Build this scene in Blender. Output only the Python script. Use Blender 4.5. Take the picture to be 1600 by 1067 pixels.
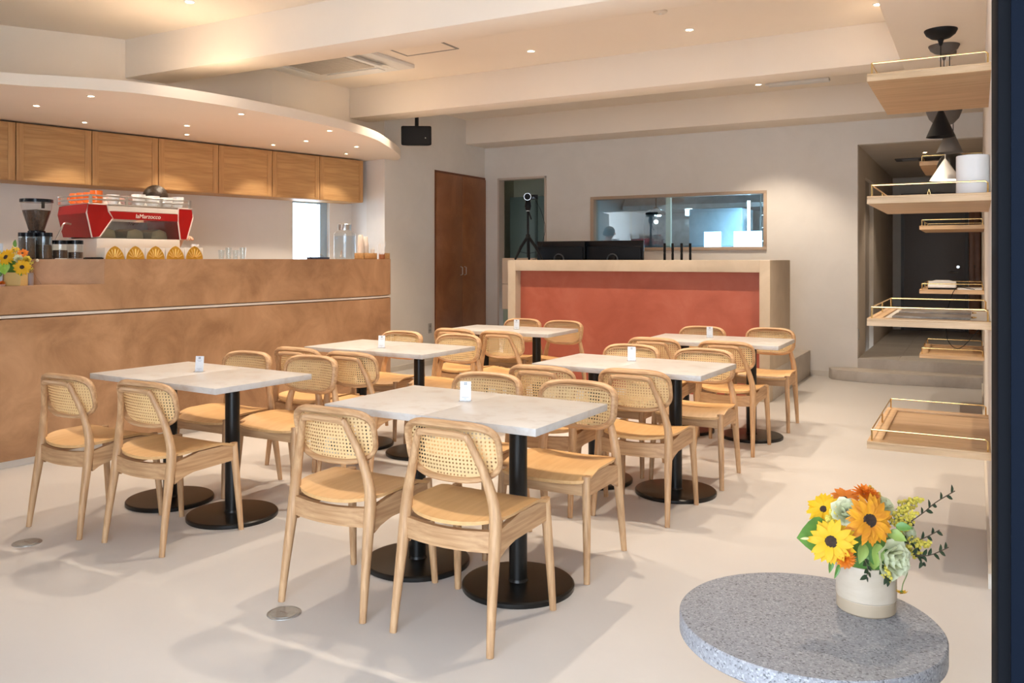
import bpy, bmesh, math, random
from mathutils import Vector, Matrix
random.seed(7)
for o in list(bpy.data.objects): bpy.data.objects.remove(o, do_unlink=True)
S = bpy.context.scene
COL = S.collection
PI = math.pi
# ---------------------------------------------------------------- camera
F, CX, CY, HC, TH = 1315.0, 800.0, 405.0, 1.295, 0.505
cc, ss = math.cos(TH), math.sin(TH)
cam = bpy.data.cameras.new('camera'); camo = bpy.data.objects.new('camera', cam); COL.objects.link(camo)
camo.location = (0, 0, HC); camo.rotation_euler = (PI/2, 0, TH)
cam.sensor_width = 36; cam.lens = F/1600*36; cam.shift_y = -(533.5-CY)/1600; cam.clip_start = 0.05
S.camera = camo
# ---------------------------------------------------------------- world, exposure
W = bpy.data.worlds.new('world'); S.world = W; W.use_nodes = True
bg = W.node_tree.nodes['Background']; bg.inputs[0].default_value = (0.74, 0.86, 1.0, 1); bg.inputs[1].default_value = 10.0
S.view_settings.view_transform = 'Standard'; S.view_settings.look = 'None'; S.view_settings.gamma = 1
S.view_settings.use_curve_mapping = False; S.view_settings.exposure = 0.02
WARM = (1.0, 0.85, 0.67)
SPOT_W = 140.0

# photo pixel -> place on a known plane
def onz(px, py, z):
    Y = F*(HC-z)/(py-CY); X = (px-CX)/F*Y
    return Vector((X*cc-Y*ss, X*ss+Y*cc, z))
def onx(px, py, x):
    r = (px-CX)/F; y = x*(cc+r*ss)/(r*cc-ss); Y = -ss*x+cc*y
    return Vector((x, y, HC+(CY-py)/F*Y))
def ony(px, py, y):
    r = (px-CX)/F; x = y*(r*cc-ss)/(cc+r*ss); Y = -ss*x+cc*y
    return Vector((x, y, HC+(CY-py)/F*Y))
def online(px, py, A, B):
    r = (px-CX)/F; d = (X0 := r*cc-ss, Y0 := r*ss+cc)
    ex, ey = B[0]-A[0], B[1]-A[1]
    det = d[0]*(-ey)+ex*d[1]
    t = (A[0]*(-ey)+ex*A[1])/det
    return Vector((d[0]*t, d[1]*t, HC+(CY-py)/F*t))

# ---------------------------------------------------------------- materials
MATS = {}
def newmat(name):
    m = bpy.data.materials.new(name); m.use_nodes = True; MATS[name] = m
    return m, m.node_tree.nodes, m.node_tree.links, m.node_tree.nodes['Principled BSDF']
def mat(name, col, rough=.5, metal=0., **k):
    if name in MATS: return MATS[name]
    m, n, l, b = newmat(name)
    b.inputs['Base Color'].default_value = (*col, 1); b.inputs['Roughness'].default_value = rough; b.inputs['Metallic'].default_value = metal
    if 'spec' in k: b.inputs['Specular IOR Level'].default_value = k['spec']
    if 'coat' in k: b.inputs['Coat Weight'].default_value = k['coat']; b.inputs['Coat Roughness'].default_value = .1
    if 'sub' in k: b.inputs['Subsurface Weight'].default_value = k['sub']; b.inputs['Subsurface Radius'].default_value = (.01, .008, .005)
    if 'emit' in k: b.inputs['Emission Color'].default_value = (*k['emit'], 1); b.inputs['Emission Strength'].default_value = k.get('es', 1)
    if 'trans' in k: b.inputs['Transmission Weight'].default_value = k['trans']
    return m
def ramp(n, cols):
    r = n.new('ShaderNodeValToRGB'); e = r.color_ramp.elements
    while len(e) < len(cols): e.new(.5)
    for el, (p, c) in zip(e, cols): el.position = p; el.color = (*c, 1)
    return r
def mottle(name, c1, c2, scale=3., rough=.6, bump=.1, fine=40., stretch=(1, 1, 1), detail=6, c3=None, lo=.32, hi=.68, rvar=.1):
    m, n, l, b = newmat(name)
    tc = n.new('ShaderNodeTexCoord'); mp = n.new('ShaderNodeMapping'); mp.inputs['Scale'].default_value = stretch
    l.new(tc.outputs['Object'], mp.inputs[0])
    a = n.new('ShaderNodeTexNoise'); a.inputs['Scale'].default_value = scale; a.inputs['Detail'].default_value = detail; a.inputs['Roughness'].default_value = .6; a.inputs['Distortion'].default_value = .6
    l.new(mp.outputs[0], a.inputs['Vector'])
    r = ramp(n, [(lo, c1), (hi, c2)] if c3 is None else [(lo, c1), ((lo+hi)/2, c3), (hi, c2)])
    l.new(a.outputs['Fac'], r.inputs[0]); l.new(r.outputs[0], b.inputs['Base Color'])
    f = n.new('ShaderNodeTexNoise'); f.inputs['Scale'].default_value = fine; f.inputs['Detail'].default_value = 4
    l.new(mp.outputs[0], f.inputs['Vector'])
    bp = n.new('ShaderNodeBump'); bp.inputs['Strength'].default_value = bump; bp.inputs['Distance'].default_value = .01
    l.new(f.outputs['Fac'], bp.inputs['Height']); l.new(bp.outputs[0], b.inputs['Normal'])
    mr = n.new('ShaderNodeMapRange'); mr.inputs[3].default_value = rough-rvar; mr.inputs[4].default_value = rough+rvar
    l.new(a.outputs['Fac'], mr.inputs[0]); l.new(mr.outputs[0], b.inputs['Roughness'])
    return m
def wood(name, c1, c2, axis='z', rough=.45, dens=55.):
    m, n, l, b = newmat(name)
    tc = n.new('ShaderNodeTexCoord'); mp = n.new('ShaderNodeMapping')
    mp.inputs['Scale'].default_value = {'x': (.06, 1, 1), 'y': (1, .06, 1), 'z': (1, 1, .06)}[axis]
    l.new(tc.outputs['Object'], mp.inputs[0])
    a = n.new('ShaderNodeTexNoise'); a.inputs['Scale'].default_value = dens; a.inputs['Detail'].default_value = 5; a.inputs['Distortion'].default_value = .4
    g = n.new('ShaderNodeTexNoise'); g.inputs['Scale'].default_value = dens*.18; g.inputs['Detail'].default_value = 3; g.inputs['Distortion'].default_value = 1.5
    l.new(mp.outputs[0], a.inputs['Vector']); l.new(mp.outputs[0], g.inputs['Vector'])
    mx = n.new('ShaderNodeMath'); mx.operation = 'MULTIPLY_ADD'; mx.inputs[1].default_value = .55
    m2 = n.new('ShaderNodeMath'); m2.operation = 'MULTIPLY'; m2.inputs[1].default_value = .45
    l.new(g.outputs['Fac'], m2.inputs[0]); l.new(a.outputs['Fac'], mx.inputs[0]); l.new(m2.outputs[0], mx.inputs[2])
    r = ramp(n, [(.36, c1), (.62, c2)]); l.new(mx.outputs[0], r.inputs[0]); l.new(r.outputs[0], b.inputs['Base Color'])
    b.inputs['Roughness'].default_value = rough
    bp = n.new('ShaderNodeBump'); bp.inputs['Strength'].default_value = .08; bp.inputs['Distance'].default_value = .003
    l.new(mx.outputs[0], bp.inputs['Height']); l.new(bp.outputs[0], b.inputs['Normal'])
    return m
def speckle(name, base, spots, scale=220., rough=.5):
    m, n, l, b = newmat(name)
    tc = n.new('ShaderNodeTexCoord')
    v = n.new('ShaderNodeTexVoronoi'); v.inputs['Scale'].default_value = scale
    nz = n.new('ShaderNodeTexNoise'); nz.inputs['Scale'].default_value = 90; nz.inputs['Detail'].default_value = 8
    l.new(tc.outputs['Object'], v.inputs['Vector']); l.new(tc.outputs['Object'], nz.inputs['Vector'])
    sep = n.new('ShaderNodeSeparateColor'); l.new(v.outputs['Color'], sep.inputs[0])
    r = ramp(n, spots); r.color_ramp.interpolation = 'CONSTANT'; l.new(sep.outputs[0], r.inputs[0])
    mix = n.new('ShaderNodeMix'); mix.data_type = 'RGBA'; mix.inputs[0].default_value = .35
    r2 = ramp(n, [(.3, tuple(c*.75 for c in base)), (.7, tuple(min(1, c*1.25) for c in base))]); l.new(nz.outputs['Fac'], r2.inputs[0])
    l.new(r.outputs[0], mix.inputs[6]); l.new(r2.outputs[0], mix.inputs[7]); l.new(mix.outputs[2], b.inputs['Base Color'])
    b.inputs['Roughness'].default_value = rough
    return m
def pane(name, tint=(1, 1, 1), ior=1.45, rough=0.):
    m, n, l, b = newmat(name); n.remove(b); out = [x for x in n if x.type == 'OUTPUT_MATERIAL'][0]
    t = n.new('ShaderNodeBsdfTransparent'); t.inputs[0].default_value = (*tint, 1)
    g = n.new('ShaderNodeBsdfGlossy'); g.inputs['Roughness'].default_value = rough; g.inputs[0].default_value = (1, 1, 1, 1)
    lw = n.new('ShaderNodeLayerWeight'); lw.inputs[0].default_value = .5
    pw = n.new('ShaderNodeMath'); pw.operation = 'POWER'; pw.inputs[1].default_value = 4.5; l.new(lw.outputs['Facing'], pw.inputs[0])
    fr = n.new('ShaderNodeMath'); fr.operation = 'MULTIPLY_ADD'; fr.inputs[1].default_value = .75; fr.inputs[2].default_value = ((ior-1)/(ior+1))**2*1.8; l.new(pw.outputs[0], fr.inputs[0])
    mx = n.new('ShaderNodeMixShader'); l.new(fr.outputs[0], mx.inputs[0]); l.new(t.outputs[0], mx.inputs[1]); l.new(g.outputs[0], mx.inputs[2]); l.new(mx.outputs[0], out.inputs[0])
    return m
def translucent(name, col, fac=.35, rough=.6):
    m, n, l, b = newmat(name); out = [x for x in n if x.type == 'OUTPUT_MATERIAL'][0]
    b.inputs['Base Color'].default_value = (*col, 1); b.inputs['Roughness'].default_value = rough
    t = n.new('ShaderNodeBsdfTranslucent'); t.inputs[0].default_value = (*col, 1)
    mx = n.new('ShaderNodeMixShader'); mx.inputs[0].default_value = fac
    l.new(b.outputs[0], mx.inputs[1]); l.new(t.outputs[0], mx.inputs[2]); l.new(mx.outputs[0], out.inputs[0])
    return m

M_wall = mottle('wall_plaster', (.79, .745, .69), (.84, .795, .74), 2.2, .8, .04, 60)
M_ceil = mottle('ceiling_paint', (.89, .79, .675), (.91, .81, .695), 1.5, .85, .02, 60)
M_kwall = mottle('kitchen_paint', (.82, .80, .77), (.86, .84, .81), 2.0, .7, .03, 60)
M_floor = mottle('floor_resin', (.575, .545, .52), (.605, .575, .55), 1.3, .38, .02, 30, rvar=.06)
M_base = mat('baseboard_paint', (.72, .66, .58), .6)
M_brown = mottle('brown_mortar', (.31, .16, .078), (.54, .31, .168), 3.0, .5, .16, 22, c3=(.43, .238, .122))
M_red = mottle('red_mortar', (.36, .085, .048), (.47, .135, .085), 2.2, .48, .1, 24, c3=(.42, .105, .062))
M_beige = mottle('beige_mortar', (.50, .40, .29), (.60, .49, .37), 3.0, .6, .1, 30)
M_stone = mottle('step_mortar', (.46, .40, .34), (.60, .54, .47), 4.0, .55, .1, 40)
M_plank = wood('plank_tile', (.50, .45, .39), (.62, .57, .50), 'x', .45, 20.)
M_copper = mottle('copper_lacquer', (.24, .085, .030), (.38, .155, .065), 2.4, .42, .05, 30, c3=(.30, .115, .045))
OAK1, OAK2 = (.40, .215, .098), (.62, .385, .205)
M_oakx = wood('oak_x', OAK1, OAK2, 'x', .45, 90.); M_oaky = wood('oak_y', OAK1, OAK2, 'y', .45, 90.); M_oakz = wood('oak_z', OAK1, OAK2, 'z', .45, 90.)
M_seat = wood('oak_ply', (.62, .35, .14), (.74, .45, .20), 'y', .38, 40.)
M_cabx = wood('cabinet_oak', (.47, .26, .10), (.62, .37, .16), 'y', .5, 60.); M_cabz = wood('cabinet_oak_upright', (.48, .265, .105), (.62, .37, .16), 'z', .5, 60.)
M_shx = wood('shelf_oak', (.50, .31, .155), (.66, .44, .25), 'x', .5, 70.)
M_cane = translucent('woven_cane', (.80, .60, .32), .3, .55)
M_top = mottle('marble_laminate', (.51, .465, .43), (.575, .55, .53), 14., .35, .01, 60, c3=(.555, .53, .51), lo=.36, hi=.6)
M_black = mat('black_metal', (.008, .007, .006), .3, spec=.35); M_blackm = mat('black_matte', (.008, .008, .009), .5, spec=.2); M_blackg = mat('black_gloss', (.006, .008, .012), .2, spec=.25)
M_brass = mat('brass', (.80, .55, .22), .22, 1.); M_steel = mat('steel', (.62, .62, .62), .28, 1.); M_brush = mottle('brushed_steel', (.42, .43, .44), (.62, .63, .64), 6., .32, .03, 90); M_brush.node_tree.nodes['Principled BSDF'].inputs['Metallic'].default_value = .9
M_drain = mottle('drain_steel', (.30, .31, .31), (.42, .43, .43), 30., .4, .15, 120); M_drain.node_tree.nodes['Principled BSDF'].inputs['Metallic'].default_value = .7
M_white = mat('white_plastic', (.80, .79, .77), .4); M_ceram = mat('white_ceramic', (.85, .83, .80), .2, coat=.3); M_paper = mat('white_paper', (.84, .82, .79), .8)
M_cup = mat('paper_cup', (.76, .68, .60), .7)
M_granite = speckle('grey_granite', (.28, .28, .30), [(0, (.06, .06, .065)), (.10, (.25, .25, .27)), (.6, (.33, .33, .35)), (.9, (.46, .46, .48))], 260.)
M_glass = pane('clear_glass', (.94, .97, .98), 1.35); M_wglass = pane('window_glass', (.80, .90, .95), 1.6); M_acryl = pane('acrylic', (.95, .97, 1.), 1.4)
M_lens = mat('lamp_lens', (1, .9, .75), .5, emit=(1, .86, .66), es=14.)
M_slot = mat('grey_slot', (.28, .25, .22), .6)
M_pastelred = mat('red_enamel', (.34, .004, .004), .32, coat=.15, spec=.3)
M_greyframe = mat('window_alu', (.45, .60, .72), .35, .4)

# ---------------------------------------------------------------- mesh builder
class MB:
    def __init__(s): s.v = []; s.f = []
    def add(s, vs, fs, M=None):
        k = len(s.v); s.v += [tuple(M @ Vector(p)) if M else tuple(p) for p in vs]; s.f += [tuple(i+k for i in f) for f in fs]; return s
    def box(s, x0, x1, y0, y1, z0, z1, M=None):
        vs = [(x, y, z) for z in (z0, z1) for y in (y0, y1) for x in (x0, x1)]
        return s.add(vs, [(0, 2, 3, 1), (4, 5, 7, 6), (0, 1, 5, 4), (2, 6, 7, 3), (0, 4, 6, 2), (1, 3, 7, 5)], M)
    def prism(s, poly, z0, z1, M=None):
        n = len(poly); vs = [(x, y, z0) for x, y in poly]+[(x, y, z1) for x, y in poly]
        return s.add(vs, [tuple(range(n-1, -1, -1)), tuple(range(n, 2*n))]+[(i, (i+1) % n, n+(i+1) % n, n+i) for i in range(n)], M)
    def lathe(s, prof, n=24, M=None, sx=1, sy=1):
        vs = []; fs = []
        for r, z in prof:
            for i in range(n):
                a = 2*PI*i/n; vs.append((r*math.cos(a)*sx, r*math.sin(a)*sy, z))
        for j in range(len(prof)-1):
            for i in range(n):
                a, b = j*n+i, j*n+(i+1) % n; fs.append((a, b, b+n, a+n))
        closed = prof[0] == prof[-1]
        if prof[0][0] > 1e-6 and not closed: fs.append(tuple(range(n-1, -1, -1)))
        if prof[-1][0] > 1e-6 and not closed: fs.append(tuple(range((len(prof)-1)*n, len(prof)*n)))
        return s.add(vs, fs, M)
    def tube(s, pts, r, n=8, closed=False, nrm=None, ab=(1, 1), M=None, caps=True):
        P = [Vector(p) for p in pts]; N = len(P); vs = []; fs = []
        up = Vector((0, 0, 1)); pn = None
        for i, p in enumerate(P):
            t = (P[(i+1) % N]-P[i-1]) if closed else (P[min(i+1, N-1)]-P[max(i-1, 0)])
            t.normalize()
            if nrm is not None: a = Vector(nrm[i]); a = (a-t*a.dot(t)).normalized()
            else:
                if pn is None: pn = up if abs(t.z) < .9 else Vector((1, 0, 0))
                a = (pn-t*pn.dot(t)).normalized(); pn = a
            b = t.cross(a); rr = r[i] if hasattr(r, '__len__') else r
            for k in range(n):
                q = 2*PI*k/n; vs.append(p+a*(rr*ab[0]*math.cos(q))+b*(rr*ab[1]*math.sin(q)))
        for i in range(N if closed else N-1):
            for k in range(n):
                x, y = i*n+k, i*n+(k+1) % n; j = ((i+1) % N)*n
                fs.append((x, y, j+(k+1) % n, j+k))
        if not closed and caps: fs += [tuple(range(n-1, -1, -1)), tuple(range((N-1)*n, N*n))]
        return s.add(vs, fs, M)
    def ball(s, c, r, nu=12, nv=8, sc=(1, 1, 1), M=None):
        pr = [(max(1e-7, r*math.sin(PI*j/nv)), -r*math.cos(PI*j/nv)) for j in range(nv+1)]
        T = Matrix.Translation(c) @ Matrix.Diagonal((*sc, 1)); return s.lathe(pr, nu, (M @ T) if M else T)
    def grid(s, fn, nu, nv, M=None, wrap=False):
        vs = [fn(i/(nu-1), j/(nv-1)) for j in range(nv) for i in range(nu)]
        fs = [(j*nu+i, j*nu+i+1, (j+1)*nu+i+1, (j+1)*nu+i) for j in range(nv-1) for i in range(nu-1)]
        return s.add(vs, fs, M)
    def mesh(s, name, bevel=0., smooth=True, angle=38, weld=True):
        me = bpy.data.meshes.new(name); me.from_pydata([tuple(p) for p in s.v], [], s.f)
        bm = bmesh.new(); bm.from_mesh(me)
        if weld: bmesh.ops.remove_doubles(bm, verts=bm.verts, dist=1e-6)
        bmesh.ops.recalc_face_normals(bm, faces=bm.faces)
        if bevel:
            ed = [e for e in bm.edges if len(e.link_faces) == 2 and e.calc_face_angle(0) > .6]
            bmesh.ops.bevel(bm, geom=ed, offset=bevel, segments=2, affect='EDGES', profile=.5, clamp_overlap=True)
        bm.to_mesh(me); bm.free()
        if smooth:
            me.polygons.foreach_set('use_smooth', [True]*len(me.polygons)); me.set_sharp_from_angle(angle=math.radians(angle))
        return me
    def build(s, name, m, parent=None, loc=None, rot=None, bevel=0., smooth=True, angle=38):
        me = s.mesh(name, bevel, smooth, angle); me.materials.append(m)
        return link(name, me, parent, loc, rot)
def link(name, data, parent=None, loc=None, rot=None):
    o = bpy.data.objects.new(name, data); COL.objects.link(o)
    if parent: o.parent = parent
    if loc is not None: o.location = loc
    if rot is not None: o.rotation_euler = rot if hasattr(rot, '__len__') else (0, 0, rot)
    return o
def tag(o, label, cat, group=None):
    o['label'] = label; o['category'] = cat
    if group: o['group'] = group
    return o
def thing(name, label, cat, loc=(0, 0, 0), rot=0, group=None): return tag(link(name, None, None, loc, rot), label, cat, group)
def struct(o, label=None):
    o['kind'] = 'structure'
    if label: o['label'] = label
    return o
def dup(root, loc, rot=None, label=None):
    r = root.copy(); COL.objects.link(r); r.location = loc
    if rot is not None: r.rotation_euler = (0, 0, rot)
    if label: r['label'] = label
    for ch in list(root.children):
        c = ch.copy(); COL.objects.link(c); c.parent = r
        for g in ch.children:
            d = g.copy(); COL.objects.link(d); d.parent = c
    return r
def bx(*a, M=None): return MB().box(*a, M=M)
def Tr(x, y, z): return Matrix.Translation((x, y, z))
def Rz(a): return Matrix.Rotation(a, 4, 'Z')
def Rx(a): return Matrix.Rotation(a, 4, 'X')
def Ry(a): return Matrix.Rotation(a, 4, 'Y')
def spot(parent, loc, energy, col=WARM, size=105, blend=.7, rad=.022, aim=None):
    L = bpy.data.lights.new('spot_bulb', 'SPOT'); L.energy = energy; L.color = col; L.spot_size = math.radians(size); L.spot_blend = blend; L.shadow_soft_size = rad
    o = link('spot_bulb', L, parent, loc)
    if aim is not None: o.rotation_euler = (Vector(aim)).to_track_quat('-Z', 'Y').to_euler()
    return o

# ================================================================ STRUCTURE
YB, ZC, ZB, XL, XR = 9.85, 3.117, 2.80, -5.87, 0.05
struct(bx(-9, 3, -2.2, 9.86, -.12, 0).build('floor', M_floor, smooth=False), 'smooth pale beige resin floor')
struct(bx(-9, 3, -.75, 10.0, ZC, ZC+.15).build('ceiling', M_ceil, smooth=False), 'warm off-white ceiling between beams')
# back wall with doorway, kitchen window and corridor opening
xd0, xd1, zd = -5.66, -4.93, 2.385
xw0, xw1, zw0, zw1 = -4.30, -2.11, 1.40, 2.085
xc0, zc = -1.141, 2.544
bw = MB()
for a in [(XL-.6, xd0, 0, ZC), (xd0, xd1, zd, ZC), (xd1, xw0, 0, ZC), (xw0, xw1, 0, zw0), (xw0, xw1, zw1, ZC), (xw1, xc0, 0, ZC), (xc0, .6, zc, ZC), (.05, .6, 0, zc)]:
    bw.box(a[0], a[1], YB, YB+.12, a[2], a[3])
struct(bw.build('wall_back', M_wall, smooth=False), 'beige plaster back wall with doorway and kitchen window')
struct(MB().prism([(XL, 7.64), (XL, YB+.12), (XL-.3, YB+.12), (XL-.3, 7.69)], 0, ZC).build('wall_left', M_wall, smooth=False), 'beige wall beside the brown cupboard')
struct(bx(XR, XR+.14, 3.815, YB, 0, ZB).build('wall_right', M_wall, bevel=.006), 'narrow wall carrying the oak shelves')
struct(bx(XR-.012, XR+.152, 3.80, YB, 0, .06).build('baseboard_right', M_base, smooth=False))
struct(bx(-1.63, xc0, YB-.012, YB, 0, .06).build('baseboard_back', M_base, smooth=False))
struct(bx(XL, XL+.012, 7.64, 8.62, 0, .06).build('baseboard_left', M_base, smooth=False))
# beams and dropped ceiling along the shelf wall
for i, (y0, y1, x0) in enumerate([(4.56, 4.89, -6.6), (7.03, 7.34, XL), (9.36, YB, XL)]):
    struct(bx(x0, -.50, y0, y1, ZB, ZC+.02).build('trim_%d' % (i+1), M_ceil, bevel=.008), 'deep plastered ceiling beam')
struct(bx(-.51, 3, -.6, YB, ZB, ZC+.02).build('trim_4', M_ceil, bevel=.006), 'lowered flat ceiling strip above the shelves')
# upper wall over the bar canopy
pl = [(-8.2, 1.0), (-7.25, 2.82), (-6.2, 4.53), (-6.08, 4.9), (-5.87, 5.9), (XL, 7.635)]
uw = MB()
for (a, b) in zip(pl, pl[1:]): uw.prism([a, b, (b[0]-.1, b[1]), (a[0]-.1, a[1])], 2.49, ZC+.01)
struct(uw.build('wall_upper', M_ceil, angle=20), 'bulkhead wall above the curved canopy')
# canopy
arc = [(-6.9, .9), (-6.35, 1.7), (-5.98, 2.35), (-5.54, 3.16), (-5.24, 3.5), (-5.02, 3.82), (-4.89, 4.3), (-4.835, 4.75), (-4.825, 5.26), (-4.87, 5.87), (-4.98, 6.33), (-5.15, 6.72), (-5.40, 7.23), (-5.62, 7.60), (-5.80, 7.80)]
def smooth_path(p, k=4):
    out = []
    for i in range(len(p)-1):
        p0, p1, p2, p3 = [Vector(p[min(max(j, 0), len(p)-1)]) for j in (i-1, i, i+1, i+2)]
        for q in range(k):
            t = q/k; out.append(.5*((2*p1)+(p2-p0)*t+(2*p0-5*p1+4*p2-p3)*t*t+(3*p1-p0-3*p2+p3)*t**3))
    return out+[Vector(p[-1])]
sa = [tuple(v) for v in smooth_path(arc)]
ZK = 2.43
struct(MB().prism(sa+[(-6.6, 7.85), (-8.6, .9)], ZK, ZK+.078).build('trim_5', M_ceil, angle=30), 'curved canopy over the coffee bar')
# kitchen wall behind the bar (slanted), with a window
dK = Vector((.79, 3.62)).normalized(); nK = Vector((-dK.y, dK.x))
Pc0 = Vector((-6.91, 3.95)); Wk0 = Pc0+nK*.36; RK = math.atan2(-dK.x, dK.y)
def kpt(t): return Wk0+dK*t
MK = Tr(Wk0.x, Wk0.y, 0) @ Rz(RK)           # local: +y along the wall, +x into the room
q0 = online(457, 404, Wk0, Wk0+dK); q1 = online(508, 404, Wk0, Wk0+dK)
tw0 = (Vector(q0.xy)-Wk0).dot(dK); tw1 = (Vector(q1.xy)-Wk0).dot(dK)
zt = online(480, 311, Wk0, Wk0+dK).z
tend = 3.84; kz0 = 1.08
kw = MB()
for a in [(-4, tw0, 0, ZK), (tw0, tw1+.06, 0, kz0), (tw0, tw1+.06, zt, ZK), (tw1+.06, tend, 0, ZK)]: kw.box(-.14, 0, a[0], a[1], a[2], a[3], M=MK)
struct(kw.build('wall_kitchen', M_kwall, smooth=False), 'pale wall behind the coffee bar')
e0 = kpt(tend)
struct(MB().prism([(XL-.03, 7.645), (XL-.03, 7.76), (e0.x-.1, e0.y+.12), (e0.x-.1, e0.y)], 0, ZK).build('wall_recess', M_kwall, smooth=False), 'pale side wall at the end of the bar')
wn = struct(bx(-.10, -.05, tw0, tw0+.04, kz0, zt, M=MK).build('window_1', M_greyframe, smooth=False), 'bright window behind the coffee bar')
for a in [(tw1-.035, tw1+.06, kz0, zt), (tw0, tw1, zt-.045, zt), (tw0, tw1, kz0, kz0+.04)]: bx(-.11, -.05, *a, M=MK).build('window_frame', M_greyframe, wn, smooth=False)
bx(-.082, -.078, tw0+.04, tw1-.035, kz0+.04, zt-.045, M=MK).build('window_pane', M_glass, wn, smooth=False)
# neighbouring facade outside that window
nb = struct(bx(-6.4, -6.3, tw0-4, tw1+12, 0, 1.9, M=MK).build('wall_outside', mat('outside_render', (.8, .8, .8), .8), smooth=False), 'pale low wall outside the bar window')
for k in range(4): bx(-6.3, -6.285, tw0-4, tw1+12, .45*k, .45*k+.02, M=MK).build('joint', mat('joint_grey', (.5, .52, .55), .8), nb, smooth=False)
# entrance side behind the camera; unseen front wall added to limit the daylight
fw = MB()
for a in [(-8.6, -1.8, 0, ZC), (-1.8, .9, 2.45, ZC), (.9, 3, 0, ZC)]: fw.box(a[0], a[1], -.75, -.6, a[2], a[3])
struct(fw.build('wall_front', M_wall, smooth=False), 'unseen entrance wall, its opening sized to limit daylight')
struct(bx(2.9, 3.0, -.6, 10.0, 0, ZC).build('wall_side', M_wall, smooth=False), 'plain wall of the neighbouring bay')
struct(bx(.5, 3.0, YB, YB+.12, 0, ZC).build('wall_bay', M_wall, smooth=False), 'plain end wall of the neighbouring bay')
# raised floors
struct(bx(-4.352, -1.635, 7.90, YB, 0, .279).build('floor_platform', M_stone, bevel=.004), 'raised platform behind the red bar')
st = MB(); spoly = [(.05, YB), (-1.20, YB), (-1.36, YB-.03), (-1.42, YB-.12), (-1.38, YB-.22), (-1.25, YB-.29), (-1.0, YB-.33), (-.73, YB-.34), (.05, YB-.24)]
struct(st.prism(spoly, 0, .112).build('floor_step', M_stone, bevel=.004), 'rounded mortar step below the corridor')
struct(bx(xc0, .05, YB-.004, 14.2, 0, .214).build('floor_corridor', M_stone, smooth=False), 'raised corridor floor')
for i in range(9):
    for j in range(3):
        o = bx(xc0+.01+j*.395, xc0+.40+j*.395, YB+.02+i*.47, YB+.485+i*.47, .214, .218).build('plank', M_plank, bpy.data.objects['floor_corridor'], smooth=False)
struct(bx(-8.6, -5.95, 1.0, 7.7, 0, .12).build('floor_kitchen', M_stone, smooth=False), 'raised floor behind the coffee bar')
# corridor shell
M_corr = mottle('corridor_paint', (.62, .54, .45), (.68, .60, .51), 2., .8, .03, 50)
cw = MB()
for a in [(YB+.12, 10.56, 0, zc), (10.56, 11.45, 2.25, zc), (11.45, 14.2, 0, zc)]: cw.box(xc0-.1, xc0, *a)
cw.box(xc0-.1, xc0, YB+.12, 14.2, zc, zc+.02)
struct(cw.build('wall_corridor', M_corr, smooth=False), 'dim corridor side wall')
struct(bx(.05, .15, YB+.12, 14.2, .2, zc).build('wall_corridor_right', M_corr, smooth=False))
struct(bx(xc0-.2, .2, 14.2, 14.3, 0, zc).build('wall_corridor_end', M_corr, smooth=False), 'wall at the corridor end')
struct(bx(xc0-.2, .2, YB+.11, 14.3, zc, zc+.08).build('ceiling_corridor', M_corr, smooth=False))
dn = struct(bx(-.975, -.16, 14.14, 14.2, .218, 2.25).build('door_1', mat('door_grey', (.20, .165, .145), .5), bevel=.003), 'grey brown door at the end of the corridor')
for a in [(-1.02, -.975), (-.16, -.115)]: bx(a[0], a[1], 14.12, 14.2, .218, 2.29).build('door_frame', mat('door_frame_dark', (.13, .11, .10), .5), dn, smooth=False)
bx(-1.02, -.115, 14.12, 14.2, 2.25, 2.29).build('door_frame', MATS['door_frame_dark'], dn, smooth=False)
MB().tube([(-.25, 14.14, 1.10), (-.25, 14.09, 1.10), (-.36, 14.09, 1.10)], .010, 8).build('door_handle', M_steel, dn)
MB().lathe([(.022, 0), (.022, .012), (0, .012)], 12, Tr(-.25, 14.14, 1.18) @ Rx(PI/2)).build('door_lock', M_steel, dn)
d2 = struct(bx(xc0-.09, xc0-.05, 10.55, 11.46, 0, 2.26).build('door_2', mat('door_pale', (.42, .36, .30), .4), smooth=False), 'pale side door in the corridor')
bx(xc0-.05, xc0-.03, 10.62, 10.66, 1.12, 1.2).build('door_handle', M_blackm, d2)
wc = thing('tall_cupboard', 'red brown cupboard at the corridor end beside the grey door', 'cupboard', (0, 0, .218))
bx(-.105, .044, 13.86, 14.10, 0, 2.1).build('body', M_copper, wc, bevel=.003)
for x in (-.075, .0): bx(x-.026, x+.04, 13.84, 13.86, .03, 2.07).build('door', M_copper, wc, bevel=.003)
MB().tube([(-.036, 13.84, .95), (-.036, 13.82, .97), (-.036, 13.84, .99)], .006, 6).build('handle', M_steel, wc)
# room behind the doorway
M_green = mat('dark_green_panel', (.15, .19, .165), .45)
gr = MB(); gr.box(-6.6, -4.6, 12.0, 12.1, 0, 2.6); gr.box(-6.7, -6.6, YB+.12, 12.1, 0, 2.6); gr.box(-4.75, -4.65, YB+.12, 12.1, 0, 2.6); gr.box(-6.7, -4.6, YB+.12, 12.1, 2.6, 2.7)
struct(gr.build('wall_store', mat('store_paint', (.52, .50, .36), .7), smooth=False), 'dim olive walls of the store room')
struct(bx(-6.6, -4.65, YB+.1, 12.1, 0, .02).build('floor_store', M_stone, smooth=False))
struct(MB().box(xd0, xd0+.025, YB-.015, YB+.13, 0, zd).box(xd1-.025, xd1, YB-.015, YB+.13, 0, zd).box(xd0, xd1, YB-.015, YB+.13, zd-.025, zd).build('trim_6', mat('doorway_trim', (.62, .52, .44), .6), smooth=False), 'pale doorway lining')
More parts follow.
